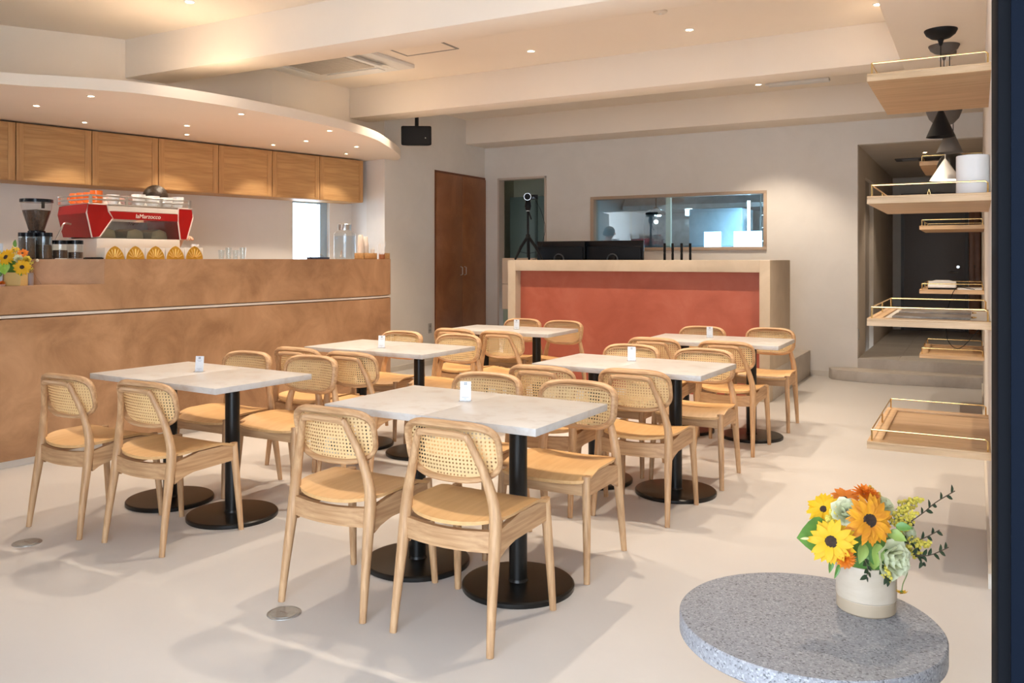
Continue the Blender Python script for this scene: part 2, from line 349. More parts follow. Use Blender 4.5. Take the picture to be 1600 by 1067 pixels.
for i, (x0, x1, y) in enumerate([(-6.45, -5.98, 11.6), (-5.96, -5.40, 11.6), (-5.30, -4.78, 11.5)]):
    lk = thing('locker', ['dark green locker by the doorway edge', 'dark green locker behind the video camera', 'dark green locker beside the olive gap'][i], 'locker', ((x0+x1)/2, y, .02), 0, 'store room lockers')
    h = (x1-x0)/2
    bx(-h, h, 0, .35, 0, 2.25).build('body', M_green, lk, bevel=.003); bx(-h+.01, h-.01, -.018, 0, .05, 2.23).build('door', M_green, lk, bevel=.003)
    bx(h-.06, h-.045, -.03, -.018, 1.0, 1.12).build('handle', M_blackm, lk)
# kitchen behind the window
win = struct(MB().box(xw0, xw1, YB-.02, YB+.13, zw0, zw0+.04).build('window_2', mat('window_wood', (.50, .37, .27), .5), bevel=.002), 'wooden framed window into the kitchen')
MWW = MATS['window_wood']
for a in [(xw0, xw1, zw1-.035, zw1), (xw0, xw0+.045, zw0+.04, zw1-.035), (xw1-.035, xw1, zw0+.04, zw1-.035)]: bx(a[0], a[1], YB-.02, YB+.13, a[2], a[3]).build('window_frame', MWW, win, bevel=.002)
bx(xw0+.045, xw1-.035, YB+.07, YB+.078, zw0+.04, zw1-.035).build('window_pane', M_wglass, win, smooth=False)
kr = MB(); kr.box(-4.64, -1.3, 12.6, 12.7, 0, 2.6); kr.box(-4.64, -4.6, YB+.12, 12.7, 0, 2.6); kr.box(-1.3, -1.25, YB+.12, 12.7, 0, 2.6); kr.box(-4.64, -1.25, YB+.12, 12.7, 2.5, 2.6)
struct(kr.build('wall_galley', mat('galley_wall', (.42, .46, .48), .5), smooth=False), 'steel toned walls of the kitchen')
struct(bx(-4.6, -1.3, YB+.12, 12.6, 0, .28).build('floor_galley', M_stone, smooth=False))
hd = thing('extractor_hood', 'stainless extractor hood seen through the kitchen window', 'hood', (-3.0, 12.0, 2.0))
MB().prism([(-.55, 0), (.5, 0), (.5, .06), (.2, .45), (-.2, .45), (-.55, .06)], -1.5, 1.55, Matrix(((0, 0, 1, 0), (1, 0, 0, 0), (0, 1, 0, 0), (0, 0, 0, 1)))).build('canopy', M_brush, hd, smooth=False)
for x in (-1.0, -.55, .55): MB().lathe([(.045, -.09), (.05, 0), (.0, 0)], 14, Tr(x, -.45, 0)).build('lamp', mat('hood_lamp', (.8, .85, .8), .4, emit=(.80, .95, 1.0), es=12.), hd)
kc = thing('steel_worktop', 'stainless kitchen worktop behind the kitchen window', 'worktop', (-3.0, 11.9, .28))
bx(-1.5, 1.5, -.3, .6, .80, .84).build('top', M_brush, kc, bevel=.003)
for x in (-1.45, 1.45):
    for y in (-.26, .56): bx(x-.02, x+.02, y-.02, y+.02, 0, .80).build('leg', M_steel, kc)
bx(-1.45, 1.45, .55, .57, .84, 1.62).build('splashback', M_brush, kc, smooth=False)
tf = thing('steel_fridge', 'tall stainless fridge behind the pale post in the kitchen', 'fridge', (-3.0, 11.22, .28))
bx(-.35, .35, -.3, .3, 0, 1.68).build('body', mottle('blue_steel', (.28, .42, .52), (.42, .56, .64), 5., .3, .03, 60), tf, bevel=.005)
bx(-.34, .34, -.32, -.3, .08, 1.64).build('door', MATS['blue_steel'], tf, bevel=.004); bx(.27, .29, -.36, -.32, .7, 1.2).build('handle', M_steel, tf)
po = thing('kitchen_post', 'pale cream post in the middle of the kitchen window', 'post', (ony(1045, 370, 10.25).x, 10.25, .28))
bx(-.03, .03, -.03, .03, 0, 2.2).build('shaft', mat('cream_post', (.72, .72, .55), .5), po); bx(-.05, .05, -.05, .05, 0, .015).build('foot', M_steel, po)
rk = thing('wire_rack', 'thin steel wire rack on the right of the kitchen', 'rack', (-1.95, 11.0, .28))
for x in (-.48, .55): MB().tube([(x, 0, 0), (x, 0, 1.95)], .014, 8).build('upright', M_steel, rk)
for z in (.9, 1.25, 1.42, 1.58, 1.74): MB().tube([(-.48, 0, z), (.55, 0, z)], .008, 6).build('rail', M_steel, rk)
M_scr = mat('lit_screen', (.9, .95, 1), .4, emit=(.66, .87, 1.0), es=6.)
for i, (x, w) in enumerate([(ony(1113, 370, 10.45).x, .105), (ony(1168, 370, 10.45).x, .17)]):
    sc = thing('lit_screen', ['narrow glowing order screen beyond the kitchen window', 'wide glowing order screen beyond the kitchen window'][i], 'screen', (x, 10.45, .28), 0, 'kitchen screens')
    bx(-w, w, 0, .03, 1.08, 1.36).build('panel', M_scr, sc, bevel=.003); bx(-.02, .02, .01, .03, 0, 1.08).build('stand', M_steel, sc); bx(-.1, .1, -.08, .1, 0, .015).build('foot', M_steel, sc)
tb = thing('tube_lamp', 'upright white tube lamp in the kitchen', 'lamp', (ony(1170, 330, 10.75).x, 10.75, .28))
MB().lathe([(.018, .9), (.018, 1.75), (0, 1.75)], 12).build('tube', mat('tube_white', (1, 1, 1), .5, emit=(.62, .88, 1.0), es=60.), tb)
MB().lathe([(.07, 0), (.07, .02), (.012, .03), (.012, .9), (.02, .9)], 12).build('stand', M_steel, tb)
fan = thing('ceiling_fan', 'dark drop lamp with wide shade behind the kitchen window', 'lamp', (-3.80, 10.9, 2.5))
MB().tube([(0, 0, 0), (0, 0, -.50)], .01, 6).build('rod', M_blackm, fan); MB().lathe([(.02, -.50), (.05, -.53), (.15, -.585), (.15, -.60), (0, -.6)], 18).build('shade', M_blackm, fan)
MB().ball((0, 0, -.70), .03, 10, 6).build('bulb', mat('small_bulb', (1, 1, 1), .4, emit=(1, .95, .85), es=6), fan); MB().tube([(0, 0, -.6), (0, 0, -.68)], .008, 6).build('socket', M_steel, fan)

# ================================================================ COUNTERS AND BUILT-INS
# brown coffee counter: slightly bowed front, rounded far end
cf = smooth_path([(-5.50, .9), (-5.36, 1.9), (-5.25, 2.9), (-5.185, 3.6), (-5.11, 4.4), (-5.03, 5.2), (-4.965, 5.8), (-4.945, 6.25), (-4.965, 6.50)], 3)
cend = [(-5.00, 6.60), (-5.06, 6.66), (-5.14, 6.69), (-5.60, 6.71), (-5.78, 6.71)]
cfront = [tuple(v) for v in cf]+cend
cback = [(-5.86, 6.70), (-5.90, 5.8), (-6.0, 4.4), (-6.12, 2.9), (-6.30, .9)]
def inset(poly, d):
    return [(x-d, y) for x, y in poly]
def at(px, back, z=1.296):        # counter point: x behind the front edge by 'back'
    x = -5.2
    for _ in range(12):
        y = onx(px, 404, x).y
        i = max(k for k in range(len(cfront)-1) if cfront[k][1] <= max(y, .95)); (xa, ya), (xb, yb_) = cfront[i], cfront[i+1]
        x = xa+(xb-xa)*min(1.0, (y-ya)/max(1e-6, yb_-ya))-back
    return Vector((x, onx(px, 404, x).y, z))
p163 = at(163, 0.)
ylow = p163.y
ct = thing('coffee_counter', 'long brown mortar coffee counter with a pale groove along its front', 'counter', (0, 0, 0))
MB().prism([(x-.03, y) for x, y in cfront]+cback, .0, .048).build('toe_kick', M_base, ct, angle=25)
MB().prism(cfront+cback, .048, .922).build('lower_front', M_brown, ct, angle=25)
MB().prism([(x-.045, y-.0) for x, y in cfront]+cback, .922, .953).build('groove', M_brown, ct, angle=25)
MB().prism([(x-.006, y-.0) for x, y in cfront]+cback, .9295, .9455).build('groove_bar', mat('groove_white', (.78, .70, .62), .5), ct, angle=25)
hi = [p for p in cfront if p[1] >= ylow]; hi = [(p163.x, ylow)]+hi
lowf = [p for p in cfront if p[1] < ylow]+[(hi[0][0], ylow)]
MB().prism(cfront+cback, .953, 1.128).build('upper_front', M_brown, ct, angle=25)
MB().prism(hi+[(-5.86, 6.70), (-5.90, 5.8), (-6.03, ylow)], 1.128, 1.296).build('raised_block', M_brown, ct, angle=25)
MB().prism([(x-min(.46, .46*(ylow-y)), y) for x, y in lowf]+[(-6.03, ylow), (-6.12, 2.9), (-6.30, .9)], 1.128, 1.296).build('raised_back', M_brown, ct, angle=25)
TOPC = 1.296
# red bar with beige frame
xb0, xb1, yb0, yb1, zbt = -4.352, -1.638, 7.78, 8.71, 1.287
rb = thing('bar_counter', 'red mortar bar framed by a beige mortar surround', 'bar counter')
bx(xb0, xb0+.092, yb0, yb1, 0, zbt).build('side_panel', M_beige, rb, bevel=.003)
bx(xb1-.095, xb1, yb0, yb1, 0, zbt).build('side_panel', M_beige, rb, bevel=.003)
bx(xb0+.092, xb1-.095, yb0, yb0+.30, zbt-.112, zbt).build('top_rail', M_beige, rb, bevel=.003)
bx(xb0+.092, xb1-.095, yb0+.115, yb0+.145, 0, zbt-.112).build('front_panel', M_red, rb, smooth=False)
bx(xb0+.092, xb1-.095, yb0+.30, yb1, .98, 1.02).build('worktop', M_beige, rb, bevel=.003)
bx(xb0+.092, -4.15, yb0+.30, yb0+.39, 1.02, zbt).build('end_block', M_beige, rb, bevel=.003)
sb = thing('side_cabinet', 'small beige cabinet behind the left end of the red bar', 'cabinet', (ony(784.5, 404, 8.9).x+.17, 9.1, 0))
bx(-.17, .28, -.2, .2, .69, .993).build('body', mat('beige_laminate', (.62, .49, .38), .6), sb, bevel=.004); bx(-.17, .28, -.2, .2, 1.0, 1.31).build('body', MATS['beige_laminate'], sb, bevel=.004)
bx(-.16, .27, -.19, .19, 0, .69).build('base', mat('sage_panel', (.20, .25, .21), .6), sb, smooth=False); bx(-.15, .26, -.18, .18, .99, 1.003).build('core', MATS['beige_laminate'], sb, smooth=False)
# tall brown cupboard in the left wall
cu = thing('tall_cupboard', 'tall copper brown double door cupboard in the beige wall', 'cupboard', (XL, 9.245, 0))
bx(-.04, .008, -.605, .605, 0, 2.40).build('frame', mat('cupboard_edge', (.17, .055, .02), .5), cu, smooth=False)
for s_ in (-1, 1):
    d = (bx(.008, .026, -.592, -.003, .02, 2.37) if s_ < 0 else bx(.008, .026, .003, .592, .02, 2.37)).build('door', M_copper, cu, bevel=.002)
    MB().tube([(.026, s_*.045, 1.09), (.055, s_*.045, 1.10), (.055, s_*.045, 1.19), (.026, s_*.045, 1.20)], .006, 8).build('handle', M_steel, d)
so = thing('wall_socket', 'small grey wall socket beside the brown cupboard', 'socket', (XL, 8.53, .45))
bx(0, .008, -.035, .035, -.06, .06).build('plate', mat('socket_grey', (.45, .42, .38), .4), so, bevel=.002)
for z in (-.025, .025): bx(.008, .011, -.016, .016, z-.012, z+.012).build('outlet', mat('socket_dark', (.3, .28, .25), .4), so)
s2 = thing('wall_socket', 'small socket plate on the corridor corner', 'socket', (xc0, YB+.06, .47))
bx(0, .008, -.03, .03, -.06, .06).build('plate', MATS['socket_grey'], s2, bevel=.002); bx(.008, .011, -.012, .012, -.03, .03).build('outlet', MATS['socket_dark'], s2)
# wall cabinets over the bar
cpx = [-95, 25, 144, 248, 342, 426, 500, 568]
lbl = ['oak wall cabinet at the entrance end of the run, beyond the coffee grinder', 'oak wall cabinet above the coffee grinder', 'oak wall cabinet above the orange cups', 'oak wall cabinet right of the person\'s head above the coffee bar', 'oak wall cabinet above the gold fan boxes end', 'oak wall cabinet left of the bar window', 'oak wall cabinet over the bar window, last of the run']
tt = [(Vector(online(p, 300, Pc0, Pc0+dK).xy)-Wk0).dot(dK) for p in cpx]
zcb = online(300, 299.5, Pc0, Pc0+dK).z
for i in range(7):
    a, b = tt[i], tt[i+1]; p = kpt(a)
    cb = thing('wall_cabinet', lbl[i], 'cabinet', (p.x, p.y, zcb), RK, 'oak wall cabinets over the bar')
    w = b-a; zt_ = ZK-zcb-.012
    bx(.0, .335, .002, w-.002, 0, zt_).build('body', M_cabx, cb, smooth=False)
    d = bx(.337, .349, .004, w-.004, .002, zt_-.004).build('door', M_cabx, cb, smooth=False)
    for u in ((.004, .058), (w-.058, w-.004)): bx(.349, .357, u[0], u[1], .002, zt_-.004).build('stile', M_cabz, d, bevel=.0015)
    for u in ((.002, .022), (zt_-.05, zt_-.004)): bx(.349, .356, .058, w-.058, u[0], u[1]).build('rail', M_cabx, d, bevel=.0015)
# black entrance door frame beside the camera
MATS['door_black'] = mat('door_black', (.004, .0045, .006), .6); MATS['door_black'].node_tree.nodes['Principled BSDF'].inputs['Specular IOR Level'].default_value = .03
df = struct(bx(.018, .16, 1.0, 1.40, 0, ZB).build('door_3', mat('door_black', (.004, .0045, .006), .6), bevel=.003), 'black metal entrance door frame')
mat('door_navy', (.002, .004, .009), .5).node_tree.nodes['Principled BSDF'].inputs['Specular IOR Level'].default_value = .03
bx(.030, .048, .985, 1.0, 0, ZB).build('door_rail', mat('door_navy', (.012, .02, .035), .3), df, smooth=False)
bx(.075, .085, .985, 1.0, 0, ZB).build('door_rail', MATS['door_navy'], df, smooth=False)

# ================================================================ CEILING FITTINGS
def downlight(x, y, z, label, energy, r=.038, group='recessed ceiling downlights', size=98, aim=None, blend=.5, bulb='spot_bulb'):
    t = thing('downlight', label, 'downlight', (x, y, z), 0, group)
    MB().lathe([(r*.72, .0), (r*.8, -.004), (r, -.004), (r*1.06, 0)], 20).build('trim_ring', M_white, t)
    MB().lathe([(r*.72, -.001), (1e-6, -.001)], 16).build('lens', M_lens, t)
    spot(t, (0, 0, -.012), energy, aim=aim, size=size, blend=blend).name = bulb
nth = ['first', 'second', 'third', 'fourth']
for y, lab, xs in [(4.11, 'recessed downlight between the front beam and the entrance', (-4.88, -3.47, -2.06, -.65)),
                   (6.53, 'recessed downlight in the bay between the two open beams', (-4.83, -3.42, -2.0, -.62))]:
    for k, x in enumerate(xs):      # the front row runs on above the top edge of the picture
        downlight(x, y, ZC, lab+', %s from the coffee counter' % nth[k], SPOT_W*(.7 if k == 0 else 1), bulb='downlight_%s_offscreen' % nth[k] if y < 5 and k else 'spot_bulb')
p = onz(1185, 132, ZC); downlight(p.x, p.y, ZC, 'recessed downlight beside the white linear ceiling fitting', SPOT_W)
for k, (px, py) in enumerate([(142, 150), (57, 165), (377, 178), (292, 196), (515, 204), (478, 220), (557, 229)]):
    p = onz(px, py, ZK); downlight(p.x, p.y, ZK, 'small downlight in the curved canopy, %s' % ['outer row above the flower box side', 'inner row above the grinder', 'outer row above the orange mugs', 'inner row above the person', 'outer row above the bar window', 'inner row above the bar window', 'last one near the loudspeaker'][k], SPOT_W*.25, .026, 'canopy downlights', 110)
for k, (px, py) in enumerate([(132, 191), (292, 210), (427, 226), (541, 240)]):
    p = onz(px, py, ZK); downlight(p.x, p.y, ZK, 'small downlight close to the wall cabinets, %s from the entrance' % ['first', 'second', 'third', 'fourth'][k], SPOT_W*.12, .024, 'cabinet downlights', 95, blend=.35)
p = onz(1445, 238, zc); downlight(p.x, p.y, zc, 'small recessed downlight in the corridor ceiling', 34., .03, 'corridor downlights')
# air conditioner cassette
ac = thing('air_conditioner', 'white ceiling cassette air conditioner with a slatted grille', 'air conditioner', (-5.21, 5.875, ZC))
bx(-.60, .36, -.58, .58, -.035, 0).build('panel', M_white, ac, bevel=.004); bx(.43, .60, -.58, .58, -.035, 0).build('panel', M_white, ac, bevel=.004)
bx(.36, .43, -.58, -.30, -.035, 0).build('panel', M_white, ac, smooth=False); bx(.36, .43, .33, .58, -.035, 0).build('panel', M_white, ac, smooth=False)
bx(-.33, .32, -.30, .33, -.037, -.03).build('grille_back', mat('grille_grey', (.42, .37, .32), .7), ac, smooth=False)
g = MB()
for k in range(21): g.box(-.33, .32, -.30+k*.031, -.30+k*.031+.018, -.044, -.037)
g.build('grille', mat('grille_slats', (.62, .56, .49), .6), ac, smooth=False)
bx(.425, .505, -.30, .33, -.006, .0, M=Tr(0, 0, .105) @ Ry(.35)).build('louver', M_white, ac)
bx(-.3, .32, .39, .50, -.047, -.036).build('louver', M_white, ac, bevel=.004); bx(-.5, -.40, -.3, .33, -.047, -.036).build('louver', M_white, ac, bevel=.004)
ah = thing('access_hatch', 'ceiling access hatch outlined by a grey frame', 'hatch', (-4.195, 5.87, ZC))
bx(-.26, .26, -.26, .26, -.004, 0).build('lid', M_ceil, ah, smooth=False)
for a in [(-.275, -.255, -.275, .275), (.255, .275, -.275, .275), (-.255, .255, -.275, -.255), (-.255, .255, .255, .275)]: bx(*a, -.006, 0).build('frame', M_slot, ah, smooth=False)
lf = thing('linear_fitting', 'white linear fitting on the ceiling near the back wall', 'ceiling fitting', (-1.60, 8.95, ZC))
bx(-.30, .30, -.05, .05, -.03, 0).build('body', M_white, lf, bevel=.006); bx(-.33, -.30, -.03, .03, -.015, 0).build('end_cap', M_white, lf, bevel=.003)
sd = thing('smoke_detector', 'small white disc on the ceiling near the beams', 'smoke detector', tuple(onz(1032, 17, ZC)))
MB().lathe([(.05, 0), (.05, -.012), (.035, -.02), (0, -.02)], 20).build('body', mat('detector', (.72, .64, .55), .6), sd); MB().lathe([(.012, -.02), (.01, -.026), (0, -.026)], 10).build('sensor', M_white, sd)
vg = thing('ceiling_vent', 'dark slot vent in the corridor ceiling', 'vent', (-.62, 11.6, zc))
bx(-.28, .28, -.14, .14, -.012, 0).build('frame', mat('vent_dark', (.10, .09, .09), .5), vg, bevel=.003); bx(-.2, -.02, -.09, .09, -.016, -.012).build('panel', mat('vent_grey', (.3, .3, .32), .4), vg)
# loudspeaker under the ceiling
sp = thing('loudspeaker', 'black wedge loudspeaker hanging near the curved canopy', 'loudspeaker', (-5.47, 7.70, 2.67))
MS = Rz(.55) @ Rx(.10) @ Matrix.Scale(.85, 4)
MB().prism([(-.20, -.10), (.20, -.10), (.15, .12), (-.15, .12)], -.125, .125, MS).build('cabinet', M_blackm, sp, bevel=.015)
bx(-.185, .185, -.112, -.098, -.11, .11, M=MS).build('grille', mat('speaker_mesh', (.016, .016, .017), .8), sp, bevel=.006)
MB().lathe([(.008, 0), (.008, .004), (0, .004)], 10, MS @ Tr(.12, -.112, -.03) @ Rx(PI/2)).build('badge', M_white, sp)
MB().tube([(0, 0, .10), (0, 0, .447)], .022, 10).build('bracket', M_black, sp); bx(-.05, .05, -.05, .05, .437, .447).build('ceiling_plate', M_black, sp)

# ================================================================ CHAIRS AND TABLES
def by(s_, z): return -.152+1.15*s_*s_-(z-.54)*.19
def rim_pts(hw, top, bot, n=56):
    cz = (top+bot)/2; hh = (top-bot)/2; out = []
    for i in range(n):
        a = 2*PI*i/n; c_, s_ = math.cos(a), math.sin(a)
        e = 4.0 if s_ > 0 else 3.1
        x = hw*math.copysign(abs(c_)**(2/e), c_); z = cz+hh*math.copysign(abs(s_)**(2/e), s_)
        if s_ < 0: x *= 1-.07*(-s_)**2
        out.append((x, z))
    return out
def inside(x, z, poly):
    r = False
    for i in range(len(poly)):
        x1, z1 = poly[i]; x2, z2 = poly[i-1]
        if (z1 > z) != (z2 > z) and x < (x2-x1)*(z-z1)/(z2-z1)+x1: r = not r
    return r
def make_chair():
    t = thing('cane_chair', 'oak chair', 'chair', (0, 0, 0), 0, 'oak cane-back chairs around the cafe tables')
    for s_ in (-1, 1):
        MB().tube([(s_*.208, .218, 0), (s_*.203, .207, .15), (s_*.194, .190, .36), (s_*.192, .186, .420)], [.0125, .0155, .0185, .0185], 10).build('leg', M_oakz, t)
        rp = smooth_path([(s_*.195, -.220, 0), (s_*.190, -.198, .16), (s_*.184, -.172, .33), (s_*.182, -.160, .42), (s_*.172, -.161, .49), (s_*.146, -.172, .58), (s_*.116, -.194, .66), (s_*.102, -.203, .695), (s_*.092, -.207, .709)], 3)
        n = len(rp); rr = []
        for p in rp:
            z = p.z; rr.append(.0125+.009*min(1, z/.36) if z < .42 else .0215-.0085*min(1, (z-.42)/.24))
        MB().tube(rp, rr, 10).build('leg', M_oakz, t)
    MB().tube([(-.094, -.207, .703), (-.06, -.211, .709), (0, -.213, .710), (.06, -.211, .709), (.094, -.207, .703)], .0125, 8).build('back_crossbar', M_oakx, t)
    R = rim_pts(.184, .737, .543)
    MB().tube([(x, by(x, z)-.002, z) for x, z in R], [.0095+.0035*max(0, (z-.64)/.1) for x, z in R], 10, True, [(-2.3*x, 1, .19) for x, z in R], (1.7, 1)).build('back_rim', M_oakx, t)
    R2 = rim_pts(.174, .724, .554)
    MB().tube([(x, by(x, z)+.012, z) for x, z in R2], .0038, 6, True, [(-2*x, 1, .12) for x, z in R2]).build('cane_bead', M_oakx, t)
    inn = rim_pts(.171, .721, .557); ext = rim_pts(.183, .735, .545)
    c = MB(); p = .0138; h = p/2; ro = .0036
    for j in range(-9, 10):
        for i in range(-15, 16):
            x, z = i*p, .641+j*p
            if not inside(x, z, ext): continue
            if inside(x, z, inn):
                sq = [(h, 0), (h, h), (0, h), (-h, h), (-h, 0), (-h, -h), (0, -h), (h, -h)]
                vs = [(x+a, by(x+a, z+b)+.003, z+b) for a, b in sq]+[(x+ro*math.cos(k*PI/4), by(x, z)+.003, z+ro*math.sin(k*PI/4)) for k in range(8)]
                c.add(vs, [(k, (k+1) % 8, 8+(k+1) % 8, 8+k) for k in range(8)])
            else: c.add([(x+a, by(x+a, z+b)+.003, z+b) for a, b in ((-h, -h), (h, -h), (h, h), (-h, h))], [(0, 1, 2, 3)])
    c.build('cane_panel', M_cane, t)
    # seat
    def hw(y):
        if y < -.03: return .212*max(0, 1-((-.03-y)/.165)**2.6)**(1/2.6)
        if y > .165: return .212*max(0, 1-((y-.165)/.062)**3)**(1/3)*1.0
        return .212
    def sz(x, y): return .421+.016*(x/.2)**2*(1 if y < .1 else max(.2, 1-(y-.1)/.12))-.020*max(0, (y-.08)/.14)**2-.006*max(0, (-y-.05)/.12)
    st_ = MB(); nv, nu = 26, 15
    ys = [-.1945+(.227+.1945)*(.5-.5*math.cos(PI*k/(nv-1))) for k in range(nv)]
    for off in (0, -.013):
        st_.grid(lambda u, v: ((lambda y: ((2*u-1)*hw(y)*(1 if off == 0 else .97), y, sz((2*u-1)*hw(y), y)+off))(ys[min(nv-1, round(v*(nv-1)))])), nu, nv)
    b0 = nu*nv
    for j in range(nv-1):
        for i in (0, nu-1): st_.f.append((j*nu+i, (j+1)*nu+i, b0+(j+1)*nu+i, b0+j*nu+i))
    for i in range(nu-1):
        for j in (0, nv-1): st_.f.append((j*nu+i, j*nu+i+1, b0+j*nu+i+1, b0+j*nu+i))
    st_.build('seat', M_seat, t, angle=50)
    # aprons
    def board(path, thick, name, m):
        b = MB(); vs = []; fs = []
        for k, (x, y, z0, z1) in enumerate(path):
            q = path[min(k+1, len(path)-1)]; p_ = path[max(k-1, 0)]
            d_ = Vector((q[0]-p_[0], q[1]-p_[1])).normalized(); n_ = Vector((-d_.y, d_.x))*thick/2
            vs += [(x+n_.x, y+n_.y, z0), (x-n_.x, y-n_.y, z0), (x-n_.x, y-n_.y, z1), (x+n_.x, y+n_.y, z1)]
        for k in range(len(path)-1):
            for e in range(4): a = k*4; fs.append((a+e, a+(e+1) % 4, a+4+(e+1) % 4, a+4+e))
        fs += [(3, 2, 1, 0), tuple(len(vs)-4+e for e in range(4))]
        b.add(vs, fs).build(name, m, t, angle=45)
    board([(-.18+.36*k/8, -.163-.022*math.sin(PI*k/8), .322-.004*math.sin(PI*k/8), .394-.008*math.sin(PI*k/8)) for k in range(9)], .022, 'rear_rail', M_oakx)
    board([(-.19+.38*k/4, .190, .342, .402) for k in range(5)], .020, 'front_rail', M_oakx)
    for s_ in (-1, 1):
        board([(s_*(.183+.009*k/10), -.150+.335*k/10, .300+.034*min(1, max(0, (k/10)/.3))**.6 if k < 4 else .334+.006*(k-3)/7, .393+.027*min(1, k/4)) for k in range(11)], .021, 'side_rail', M_oaky)
    return t
CH = make_chair()
rows = {0: 'row farthest from bar', 1: 'middle row', 2: 'row nearest bar'}
side = {0: 'counter-side tables', 1: 'shelf-side tables'}
# x, y, facing(+1 towards red bar), row, column, seat(0 counter side)
chairs = [(-2.11, 2.585, 1, 0, 1, 0), (-1.58, 2.577, 1, 0, 1, 1), (-3.826, 2.655, 1, 0, 0, 0), (-3.297, 2.685, 1, 0, 0, 1),
          (-1.98, 4.05, 1, 1, 1, 0), (-1.505, 4.14, 1, 1, 1, 1), (-3.72, 4.11, 1, 1, 0, 0), (-3.26, 4.07, 1, 1, 0, 1),
          (-3.64, 5.79, 1, 2, 0, 0), (-3.195, 5.76, 1, 2, 0, 1), (-1.99, 5.812, 1, 2, 1, 0), (-1.48, 5.80, 1, 2, 1, 1),
          (-2.06, 3.328, -1, 0, 1, 0), (-1.57, 3.298, -1, 0, 1, 1), (-3.78, 3.45, -1, 0, 0, 0), (-3.30, 3.47, -1, 0, 0, 1),
          (-1.94, 4.94, -1, 1, 1, 0), (-1.46, 4.91, -1, 1, 1, 1), (-3.83, 5.045, -1, 1, 0, 0), (-3.31, 5.03, -1, 1, 0, 1),
          (-3.66, 6.672, -1, 2, 0, 0), (-3.225, 6.63, -1, 2, 0, 1), (-1.96, 6.60, -1, 2, 1, 0), (-1.44, 6.70, -1, 2, 1, 1)]
CHROT = {}
for k, (x, y, fc, r, c_, st_) in enumerate(chairs):
    lb = 'cane chair %s the red bar, %s seat, %s, %s' % ('facing' if fc > 0 else 'backing onto', 'counter-side' if st_ == 0 else 'shelf-side', side[c_], rows[r])
    rz = (0 if fc > 0 else PI)+CHROT.get(k, 0)
    if k == 0: CH.location = (x, y, 0); CH.rotation_euler = (0, 0, rz); CH['label'] = lb
    else: dup(CH, (x, y, 0), rz, lb)
TZ = .70
def make_table():
    t = thing('cafe_table', 'table', 'table', (0, 0, 0), 0, 'marble-topped cafe tables pushed together in pairs')
    bx(-.2495, .2495, -.30, .30, TZ-.028, TZ).build('tabletop', M_top, t, bevel=.0012)
    MB().lathe([(.022, .03), (.036, .03), (.036, TZ-.035), (.06, TZ-.034), (.06, TZ-.028)], 24).build('column', M_black, t)
    MB().lathe([(.222, 0), (.223, .006), (.2225, .016), (.217, .0215), (.20, .0235), (.04, .0255), (.036, .035)], 48).build('base', M_black, t)
    return t
tabs = [(-1.842, 2.94, .038, 0, 1), (-3.54, 3.05, .058, 0, 0), (-1.715, 4.54, .052, 1, 1), (-3.51, 4.625, .030, 1, 0), (-3.48, 6.265, -.022, 2, 0), (-1.69, 6.21, -.004, 2, 1)]
TB = make_table(); first = True
for (x, y, a, r, c_) in tabs:
    for h_ in (0, 1):
        o_ = (-1 if h_ == 0 else 1)*.25
        lo = (x+o_*math.cos(a), y-o_*math.sin(a), 0)
        lb = 'marble-topped cafe table, %s half of its pair, %s, %s' % ('counter-side' if h_ == 0 else 'shelf-side', side[c_], rows[r])
        if first: TB.location = lo; TB.rotation_euler = (0, 0, -a); TB['label'] = lb; first = False
        else: dup(TB, lo, -a, lb)
# table cards: clear stand, white card, small print
def make_card():
    t = thing('card_stand', 'card', 'card stand', (0, 0, 0), 0, 'acrylic card stands on the tables')
    bx(-.026, .026, -.02, .02, 0, .003).build('foot', M_acryl, t, smooth=False)
    c_ = bx(-.023, .023, -.0015, .0015, .003, .083, M=Rx(-.12)).build('card', mat('card_white', (.80, .84, .90), .35), t, smooth=False)
    pm = mat('print_grey', (.22, .24, .28), .7)
    g = MB()
    for i in range(2):
        for j in range(2): g.box(-.006+i*.0065, -.001+i*.0065, -.0020, -.0015, .068+j*.006, .0725+j*.006, M=Rx(-.12))
    g.build('emblem', pm, c_, smooth=False)
    g = MB()
    for z, w in ((.060, .015), (.055, .008), (.016, .015), (.010, .005)): g.box(-w, w, -.0019, -.0015, z, z+.0016, M=Rx(-.12))
    g.build('print_lines', mat('print_pale', (.45, .47, .52), .7), c_, smooth=False)
    return t
CD = make_card()
for k, ((px, py), (r, c_)) in enumerate(zip([(727, 627), (311, 581), (987, 564), (596, 543.5), (807, 514.5), (1109, 527.5)], [(0, 1), (0, 0), (1, 1), (1, 0), (2, 0), (2, 1)])):
    p = onz(px, py, TZ); lb = 'small white card in a clear stand on the %s, %s' % (side[c_], rows[r])
    if k == 0: CD.location = p; CD.rotation_euler = (0, 0, .35); CD['label'] = lb
    else: dup(CD, p, .35, lb)
# floor drains
for k, (px, py) in enumerate([(42, 848), (444, 958)]):
    p = onz(px, py, 0); t = thing('floor_outlet', ['round steel floor plate near the chair by the brown counter', 'round steel floor plate beside the chair at the shelf-side front table'][k], 'floor plate', tuple(p), 0, 'steel floor plates')
    MB().lathe([(.062, 0), (.0615, .002), (.055, .0028), (.055, .0022), (0, .0022)], 36).build('ring', M_drain, t); MB().lathe([(.050, .002), (.049, .0036), (0, .0036)], 32).build('lid', M_drain, t)
    bx(-.02, .02, -.003, .003, .0034, .0042).build('slot', M_slot, t)

